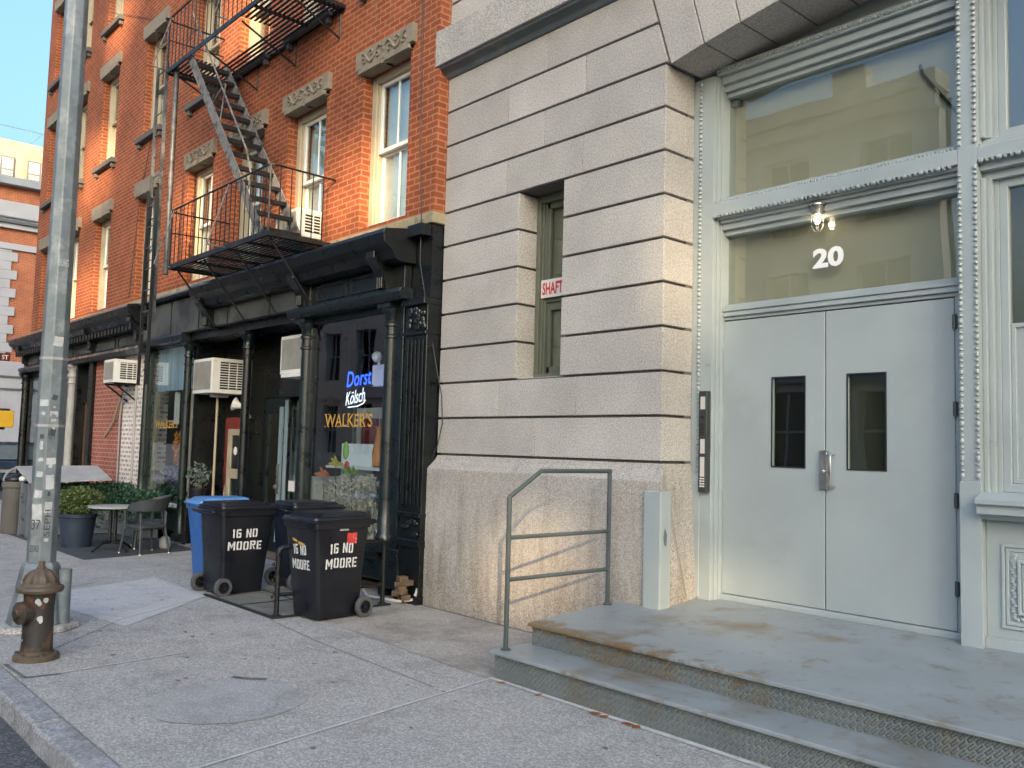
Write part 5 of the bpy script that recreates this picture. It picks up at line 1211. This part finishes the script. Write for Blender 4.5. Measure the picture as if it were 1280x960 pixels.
for (ang, z, s, h, w_) in ((0,.84,'SEPH',.26,.05),(-45,.9,'37',.09,.08),(0,1.72,'KA',.09,.06),(0,3.32,'BURG',.07,.085),(-45,.7,'ZORD',.06,.08)):
    a = R(ang); n_ = Vector((math.cos(a),math.sin(a),0)); tx = Vector((-math.sin(a),math.cos(a),0)); r_ = (.126-(z-.5)*.0043)*math.cos(math.pi/8)+.002
    if ang == 0 and h > .2:
        text('pen_tag', s, Vector((LX,LY,z))+n_*r_+tx*.025, (0,0,1), -tx, .05, M['tagink'], t, width=.24)
    else: text('pen_tag', s, Vector((LX,LY,z))+n_*r_-tx*.04, tx, (0,0,1), h, M['tagink'] if z < 3 else M['paper'], t, width=w_)
for k in range(26):
    z = random.uniform(.75,2.3); on_pole('paint_scar', random.choice([-45,0]), z, random.uniform(.012,.05), random.uniform(.015,.06), random.choice([M['tagink'],M['paper'],M['galv']]), random.uniform(-30,30))
b = MB()
for z in (2.45, 1.83): b.loft([octo(.1235-(z-.5)*.0043+.006, z), octo(.1235-(z-.5)*.0043+.006, z+.025)])
b.build('steel_band', M['boardgrey'], t)
t = thing('pipe_bollard', 'short galvanised pipe stub standing beside the lamp post base', 'bollard', (-8.76,2.44,0))
b = MB(); b.tube((-8.76,2.44,0),(-8.76,2.44,.54),.055,16); b.build('pipe', M['galv'], t, smooth=True); b = MB(); b.lathe([(.07,0),(.07,.012)],(-8.76,2.44,0),16); b.build('collar', M['galv'], t)

# ------------------------------------------------------------------ terrace
mb = MB(); mb.quad((-13.45,3.98,.006),(-13.85,5.78,.006),(-17.6,5.78,.006),(-17.5,3.9,.006)); tag(mb.build('rubber_mat', M['mat']), 'dark rubber mat under the cafe table and chairs', 'mat')
t = thing('cafe_table', 'round cafe table with pale edge on a black four footed pedestal', 'table', (-14.3,4.62,.006))
b = MB(); b.lathe([(.36,.665),(.37,.672),(.37,.69),(.36,.697)],(-14.3,4.62,0),32); b.build('tabletop', M['tabletop'], t, smooth=True)
b = MB()
for a in (20,110,200,290): q = R(a); b.tube((-14.3+.05*math.cos(q),4.62+.05*math.sin(q),.12),(-14.3+.05*math.cos(q),4.62+.05*math.sin(q),.66),.022,8)
b.build('pedestal', M['iron'], t, smooth=True)
for a in (20,110,200,290):
    q = R(a); c_, s_ = math.cos(q), math.sin(q)
    b = MB(); b.path([(-14.3+c_*.04,4.62+s_*.04,.15),(-14.3+c_*.16,4.62+s_*.16,.14),(-14.3+c_*.28,4.62+s_*.28,.075),(-14.3+c_*.34,4.62+s_*.34,.022)], [.026,.024,.022,.02], 8); b.build('foot', M['iron'], t, smooth=True)
def make_chair(label):
    """bistro armchair, faces -X, curved back wraps round as the arms"""
    t = thing('terrace_chair', label, 'chair', (0,0,.006), 0, 'terrace chairs')
    b = MB(); b.loft([[(x,y,z) for x, y in rr(.225,.23,.09)] for z in (.395,.40,.425,.43)]); b.build('seat', M['chair'], t, smooth=True, world=False)
    legs = [((-.20,-.22),(-.24,-.27),.66),((-.20,.22),(-.24,.27),.66),((.19,-.20),(.27,-.24),.62),((.19,.20),(.27,.24),.62)]
    for (a, f_, zt) in legs:
        lg = MB(); lg.path([(f_[0],f_[1],.0),(a[0],a[1],.40),(a[0]*1.0,a[1]*1.06,zt)], [.015,.021,.017], 8); lo = lg.build('leg', M['chair'], t, smooth=True, world=False)
        k = MB(); k.lathe([(.016,0),(.016,.018)],(f_[0],f_[1],0),8); k.build('foot_cap', M['white'], lo, world=False)
    rings = []
    for k in range(17):
        a = R(-118+236*k/16); hh = .10*max(0, math.cos(a*.72))+.022; x, y = .245*math.cos(a)+.0, .265*math.sin(a)
        x = x if x > -.2 else -.2; lean = .05*max(0, math.cos(a)); z0 = .645+.0*hh
        o_ = .012; n_ = Vector((math.cos(a), math.sin(a), 0))
        lo_, hi = Vector((x,y,z0)), Vector((x+lean*n_.x*1.2, y+lean*n_.y, z0+hh*1.55))
        rings.append([lo_-n_*o_, lo_+n_*o_, hi+n_*o_, hi-n_*o_])
    b = MB(); b.loft(rings); b.build('curved_back', M['chair'], t, smooth=True, world=False)
    b = MB(); b.tube((.16,-.20,.37),(-.2,-.22,.37),.014); b.tube((.16,.20,.37),(-.2,.22,.37),.014); b.tube((-.2,-.22,.385),(-.2,.22,.385),.014); b.tube((.18,-.2,.385),(.18,.2,.385),.014); b.build('seat_rail', M['chair'], t, smooth=True, world=False)
    return t
ch = make_chair('grey terrace chair right of the cafe table, back to the bins'); ch.location = (-13.82,4.95,.006); ch.rotation_euler = (0,0,R(12))
copy_tree(ch, None, (-14.55,5.28,.006), R(75), 'grey terrace chair behind the cafe table, mostly hidden by it')
def hedge_box(b, x0, x1, y0, y1, z0, z1, n, sz):
    for i in range(n):
        fx = random.random(); p = [random.uniform(x0,x1), random.uniform(y0,y1), random.uniform(z0,z1)]
        k = random.choice([0,1,2,2,3]);
        if k == 0: p[0] = x1+random.gauss(-.02,.03)
        elif k == 1: p[1] = y0+random.gauss(.02,.03)
        elif k == 2: p[2] = z1+random.gauss(-.03,.035)
        p = Vector(p); a = Vector((random.gauss(0,1),random.gauss(0,1),random.gauss(0,1)+.4)).normalized(); q = a.cross(Vector((random.gauss(0,1),random.gauss(0,1),random.gauss(0,1)))).normalized(); s = sz*random.uniform(.6,1.4)
        b.quad(p-a*s, p-q*s*.5, p+a*s, p+q*s*.5)
    return b
t = thing('hedge_planter', 'long clipped green hedge in a planter closing off the terrace', 'hedge', (-17.0,4.9,0))
b = MB(); b.box(-17.32,-16.82,4.10,5.8,.02,.42); b.build('planter_box', M['panelgrey'], t, bevel=.006)
b = MB(); b.box(-17.33,-16.80,4.03,4.06,.03,.90); b.box(-17.07,-17.06,4.022,4.029,.05,.88); b.box(-17.34,-17.29,4.0,4.05,0,.95); b.box(-16.84,-16.79,4.0,4.05,0,.95); b.build('end_panel', M['panelgrey'], t, bevel=.005)
b = MB(); b.box(-17.25,-16.88,4.15,5.72,.42,.80); b.build('inner_growth', M['leafdark'], t)
b = MB(); hedge_box(b, -17.33,-16.80,4.08,5.78,.10,.88,9000,.026); b.build('foliage', M['leafdark'], t)
t = thing('slanted_board', 'pale grey board lying slanted on top of the hedge', 'board', (-17.2,4.6,.92))
b = MB(); b.hexa([(-16.65,3.98,.93),(-16.75,5.35,.97),(-17.95,5.45,1.18),(-18.0,4.05,1.16),(-16.65,3.98,.955),(-16.75,5.35,.995),(-17.95,5.45,1.205),(-18.0,4.05,1.185)]); b.build('board', M['boardgrey'], t, bevel=.004)
t = thing('hedge_planter', 'second hedge planter across the wall end of the terrace', 'hedge', (-16.5,5.6,0))
b = MB(); b.box(-16.7,-15.6,5.45,5.80,.02,.40); b.build('planter_box', M['panelgrey'], t, bevel=.006)
b = MB(); hedge_box(b, -16.75,-15.45,5.40,5.82,.25,.80,3500,.026); b.build('foliage', M['leafdark'], t)
t = thing('potted_cypress', 'bushy golden green shrub in a dark blue tub behind the lamp post', 'shrub', (-15.15,4.35,.006))
b = MB(); b.lathe([(.22,.006),(.27,.46),(.285,.47),(.285,.53),(.25,.53),(.24,.48)],(-15.15,4.35,0),28); b.build('tub', M['bluepot'], t, smooth=True)
b = MB(); leaves(b, (-15.15,4.35,.72), 3800, (.40,.38,.24), .026, 1.0); b.build('foliage', M['leafgold'], t)
plant('grey_leaf_plant', 'small grey leaved plant in a black pot in the dark recess', 'plant', (-14.35,5.95,.75), (.24,.2,.22), 260, .035, M['leafgrey'], M['binblack'], .14, .2)
t = thing('plant_stand', 'dark stand carrying the grey leaved plant in the recess', 'stand', (-14.35,5.95,.006))
b = MB(); b.box(-14.55,-14.15,5.80,6.1,.70,.745); b.build('top', M['iron'], t); b = MB()
for x in (-14.52,-14.18):
    for y in (5.83,6.07): b = MB(); b.box(x-.015,x+.015,y-.015,y+.015,.02,.70); b.build('leg', M['iron'], t)
t = thing('glass_jug', 'pale glass jug standing on the mat under the chair', 'jug', (-14.2,5.35,.006))
b = MB(); b.lathe([(.06,.007),(.085,.03),(.09,.12),(.06,.19),(.04,.2)],(-14.2,5.4,0),16); b.build('jug_body', M['boardgrey'], t, smooth=True); b = MB(); b.path([(-14.13,5.4,.17),(-14.07,5.4,.15),(-14.08,5.4,.08),(-14.115,5.4,.06)],.008,6); b.build('jug_handle', M['boardgrey'], t, smooth=True)

# ------------------------------------------------------------------ beyond the corner
cb = thing('corner_building', 'salmon brick corner building with pale stone base and quoins across the side street', 'building', (-40,15,0))
b = MB(); b.box(-52,-40,2.0,34,4.7,12.0); b.build('brick_wall', M['salmon'], cb)
b = MB(); b.box(-52.1,-39.9,1.9,34.1,0,4.7); b.box(-52.1,-39.88,1.9,34.1,9.25,9.5); b.box(-52.1,-39.82,1.9,34.1,10.1,11.2); b.build('stone_band', M['whitestone'], cb)
b = MB(); b.box(-52.3,-39.7,1.8,34.2,10.3,10.42); b.box(-52.3,-39.75,1.8,34.2,10.5,10.56); b.box(-52.2,-39.84,1.9,34.2,3.55,3.62); b.box(-52.2,-39.84,1.9,34.2,4.05,4.12); b.build('dark_moulding', M['lead'], cb)
b = MB(); b.box(-52.5,-39.6,1.6,34.3,11.85,12.15); b.build('cornice', M['greystone'], cb)
b = MB(); z = 4.71; k = 0
while z < 9.2: b.box(-40,-39.93,7.0,8.35+(.22 if k % 2 else 0),z,z+.36); z += .37; k += 1
b.build('quoins', M['whitestone'], cb); b = MB(); z = 4.71; k = 0
while z < 9.2: b.box(-40,-39.93,15.0-(.22 if k % 2 else 0),16.4,z,z+.36); z += .37; k += 1
b.build('quoins', M['whitestone'], cb)
for y in (4.0,6.0,11.9,18.5,21):
    w_ = MB(); wall_cells(w_, y, y+1.6, 5.4, 9.0, 0, .1, [(y+.12,y+1.48,5.52,8.88)]); w_.v = [(-39.94+q[1]*.0-(.1-q[1])*0+ (q[1]-.1)*.6, q[0], q[2]) for q in w_.v]; wo = w_.build('window', M['whitestone'], cb)
    b = MB(); b.box(-39.975,-39.97,y+.1,y+1.5,5.5,8.9); b.build('pane', M['glass'], wo); b = MB(); b.box(-39.99,-39.985,y+.1,y+1.5,5.5,8.9); b.build('blind', M['dark'], wo)
tb = thing('tan_building', 'tall tan brick building with white sash windows beyond the salmon one', 'building', (-52,15,0))
b = MB(); b.box(-70,-48,-2,44,0,16.15); b.build('brick_wall', M['tan'], tb)
for y in (3.6,5.4,7.2,8.72,10.45,13.2,15,17.2,19.5):
    for z in (14.0, 9.0):
        w_ = MB(); w_.box(-48,-47.93,y,y+1.15,z,z+1.3); wo = w_.build('window', M['lead'], tb)
        b = MB()
        for yy in (y+.05, y+.61):
            b.box(-47.93,-47.915,yy,yy+.49,z+.68,z+1.24); b.box(-47.93,-47.917,yy,yy+.49,z+.06,z+.62)
        b.build('pane', M['greystone'], wo)
        b = MB()
        for q in range(9): b.box(-47.91,-47.90,y+.06+q*.13,y+.075+q*.13,z+.05,z+.6)
        b.box(-47.91,-47.9,y+.04,y+1.11,z+.32,z+.35); b.build('window_guard', M['lead'], wo)
b = MB()
for z in (16.85,): b.box(-48.2,-48.15,-2,44,z,z+.06)
y = -1.5
while y < 44: b.box(-48.2,-48.15,y,y+.06,16.15,16.85); b.tube((-48.17,y,16.2),(-48.17,y+.55,16.85),.03,5); y += 2.4
b.build('roof_railing', paint('rail_blue', (.10,.2,.26), rough=.5), tb)
b = MB(); b.box(-60,-49,20,30,16.15,19); b.box(-48.6,-48.1,8.0,8.45,16.15,17.3); b.build('chimney', M['salmon'], tb)

# car in the side street
car = thing('parked_car', 'dark blue estate car in the side street beyond the terrace', 'car', (-34,6.2,-.12))
def carp(pts, x0, x1): 
    b = MB(); b.prism(pts, 'x', x0, x1); return b
body = [(8.75,.38),(8.82,.60),(8.78,.95),(8.62,1.0),(5.4,1.02),(4.35,.93),(4.15,.75),(4.1,.42),(4.4,.33),(8.5,.33)]
b = carp([(y, z-.12) for y, z in body], -34.85, -33.1); b.build('body', M['carpaint'], car, bevel=.06, seg=3)
roof = [(8.62,1.0),(8.48,1.56),(8.2,1.63),(6.4,1.63),(6.0,1.58),(5.35,1.02)]
b = carp([(y, z-.12) for y, z in roof], -34.75, -33.2); cbn = b.build('cabin', M['carpaint'], car, bevel=.04, seg=2)
for pts in ([(8.50,1.05),(8.40,1.50),(7.75,1.52),(7.72,1.05)],[(7.62,1.05),(7.64,1.52),(6.98,1.52),(6.92,1.05)],[(6.82,1.05),(6.88,1.52),(6.35,1.52),(5.75,1.05)]):
    b = carp([(y, z-.12) for y, z in pts], -33.19, -33.175); b.build('side_window', paint('car_glass_grey', (.16,.20,.23), rough=.1), cbn)
b = carp([(8.70,.62),(8.70,.72),(4.3,.70),(4.3,.6)], -33.095, -33.07); b.v = [(x, y, z-.12) for x, y, z in b.v]; b.build('side_trim', M['boardgrey'], car)
for y in (7.55, 4.95):
    Mx = Matrix.Rotation(R(90), 3, 'Y')
    for x in (-33.22,-34.7):
        b = MB(); b.lathe([(.19,-.1),(.30,-.1),(.325,-.06),(.325,.06),(.30,.1),(.19,.1)],(x,y,.205),24,Mx); wo = b.build('wheel', M['rubber'], car, smooth=True); b = MB(); b.lathe([(.02,.09),(.19,.08),(.19,-.08),(.02,-.09)],(x,y,.205),20,Mx); b.build('rim', M['steel'], wo, smooth=True)
    b = MB(); b.path([(-33.08,y+.42*math.cos(q),.22+.42*math.sin(q)) for q in [math.pi*i/10 for i in range(11)]], .045, 6); b.build('wheel_arch', M['boardgrey'], car, smooth=True)
for x in (-33.35,-34.6): b = MB(); b.box(x-.12,x+.12,8.70,8.84,.60,.82); b.build('tail_light', M['redink'], car, bevel=.01)
b = MB(); b.box(-34.85,-33.1,8.74,8.92,.26,.46); b.build('bumper', M['panelblack'], car, bevel=.03)

# signal and street sign at the corner
t = thing('traffic_signal', 'yellow traffic signal head on its post at the far corner', 'traffic signal', (-26.3,5.1,0))
b = MB(); b.tube((-26.3,5.05,0),(-26.3,5.05,4.3),.06,12); b.build('post', M['greystone'], t, smooth=True)
b = MB(); b.box(-26.5,-26.1,5.35,5.77,1.94,2.38); b.build('signal_head', M['yellow'], t, bevel=.02, seg=2); b = MB(); b.tube((-26.3,5.05,2.41),(-26.3,5.7,2.41),.03,8); b.tube((-26.3,5.05,1.91),(-26.3,5.6,1.91),.03,8); b.build('mount', M['iron'], t)
sn = MB(); sn.box(-26.32,-26.28,5.11,5.62,3.70,3.90); so3 = sn.build('street_sign', M['maroon']); tag(so3, 'maroon street name plate on the corner signal post', 'sign')
text('sign_lettering', 'ST', (-26.279,5.42,3.735), (0,1,0), (0,0,1), .12, M['signwhite'], so3, width=.16, bold=.02)
text('sign_lettering', 'VARICK', (-26.279,5.14,3.71), (0,1,0), (0,0,1), .13, M['signwhite'], so3, width=.24, bold=.02) if False else None
t = thing('litter_bin', 'stone clad litter bin with bags of rubbish beside the hedge planter', 'litter bin', (-17.8,4.0,0))
b = MB(); b.lathe([(.17,.0),(.19,.03),(.19,.80),(.21,.82),(.21,.9),(.18,.92)],(-17.72,4.0,0),16); b.build('drum', M['sillstone'], t, smooth=True); b = MB(); b.ball((-17.72,4.0,.95),.17,1,1,.6,12,8); b.build('rubbish_bag', M['binblack'], t, smooth=True); b = MB(); b.ball((-17.52,4.08,.97),.07,1.2,1,.8,8,6); b.build('crumpled_paper', M['white'], t)

# ------------------------------------------------------------------ opposite side of the street
ob = thing('limestone_building', 'pale limestone warehouse with cornice across the street', 'building', (-35,-14,0))
hl = []
for i in range(14):
    for j in range(3): hl.append((-60+i*3.5+.9, -60+i*3.5+2.6, 1.2+j*4.1, 3.9+j*4.1))
b = MB(); wall_cells(b, -62, -11.0, 0, 13.2, -14.5, -14.0, [(a, b_, c, d) for a, b_, c, d in hl]); b.v = [(x, -28.5-y, z) for x, y, z in b.v]; 
b.build('front_wall', M['limestone'], ob)
b = MB(); b.box(-62.3,-10.9,-14.5,-13.5,13.2,13.7); b.box(-62.2,-11,-14.5,-13.7,12.7,13.2); b.box(-62,-11,-14.5,-13.85,4.2,4.5); b.build('cornice', M['limestone'], ob)
b = MB(); b.box(-62,-11,-14.9,-14.8,0,13.2); b.build('window_glazing', M['dark'], ob)
b = MB()
for a, b_, c, d in hl: 
    b.box(a, b_, -14.25, -14.2, (c+d)/2-.04, (c+d)/2+.04); b.box((a+b_)/2-.04, (a+b_)/2+.04, -14.25, -14.2, c, d)
b.build('window_bars', M['greystone'], ob)
for x, w_ in ((-20,.8),(-14.5,1.1),(-28,.7),(-33,1.2)):
    b = MB(); b.box(x,x+w_,-14.4,-13.9,13.7,14.6); b.build('parapet_block', M['limestone'], ob)
# low garage opposite; beyond it an added unseen wall, holed to shape sun patches
gw = thing('brick_garage', 'single storey brick garage across the street', 'building', (10,-14,0))
b = MB(); wall_cells(b, -10.9, 40, 0, 4.6, -14.4, -14.0, [(-8+i*6, -4+i*6, .02, 3.4) for i in range(8)]); b.v = [(x, -28.4-y, z) for x, y, z in b.v]; b.build('front_wall', M['oppbrick'], gw)
b = MB(); b.box(-10.95,40,-14.5,-13.9,4.6,4.9); b.build('cornice', M['limestone'], gw)
b = MB(); b.box(-10.9,40,-14.55,-14.45,0,4.5); b.build('roller_doors', M['boardgrey'], gw)
tw_ = thing('sun_mask_wall', 'tall unseen wall added to block the sun, holed for light patches', 'building', (85,-74,0))
def spot(x0, x1, z0, z1, y=6.0):
    k = y+74.0
    return (x0+1.2*k, x1+1.2*k+.48, z0+.43*k, z1+.43*k+.17)
sun_holes = [spot(-6.8,-6.0,.22,.85), spot(-4.50,-4.22,2.95,3.95), spot(-10.7,-8.9,4.45,5.45), spot(-15.9,-14.5,4.7,6.2), spot(-12.1,-11.2,4.6,5.4), spot(-22.8,-20.4,4.3,5.5), spot(-21.9,-19.8,6.7,8.4), spot(-14.4,-12.8,7.7,9.4), spot(-20.4,-18.9,10.0,11.2), spot(-4.5,-3.6,.45,.75)]
b = MB(); wall_cells(b, 58, 112, 0, 52, -74.4, -74.0, sun_holes); b.build('front_wall', M['oppbrick'], tw_)
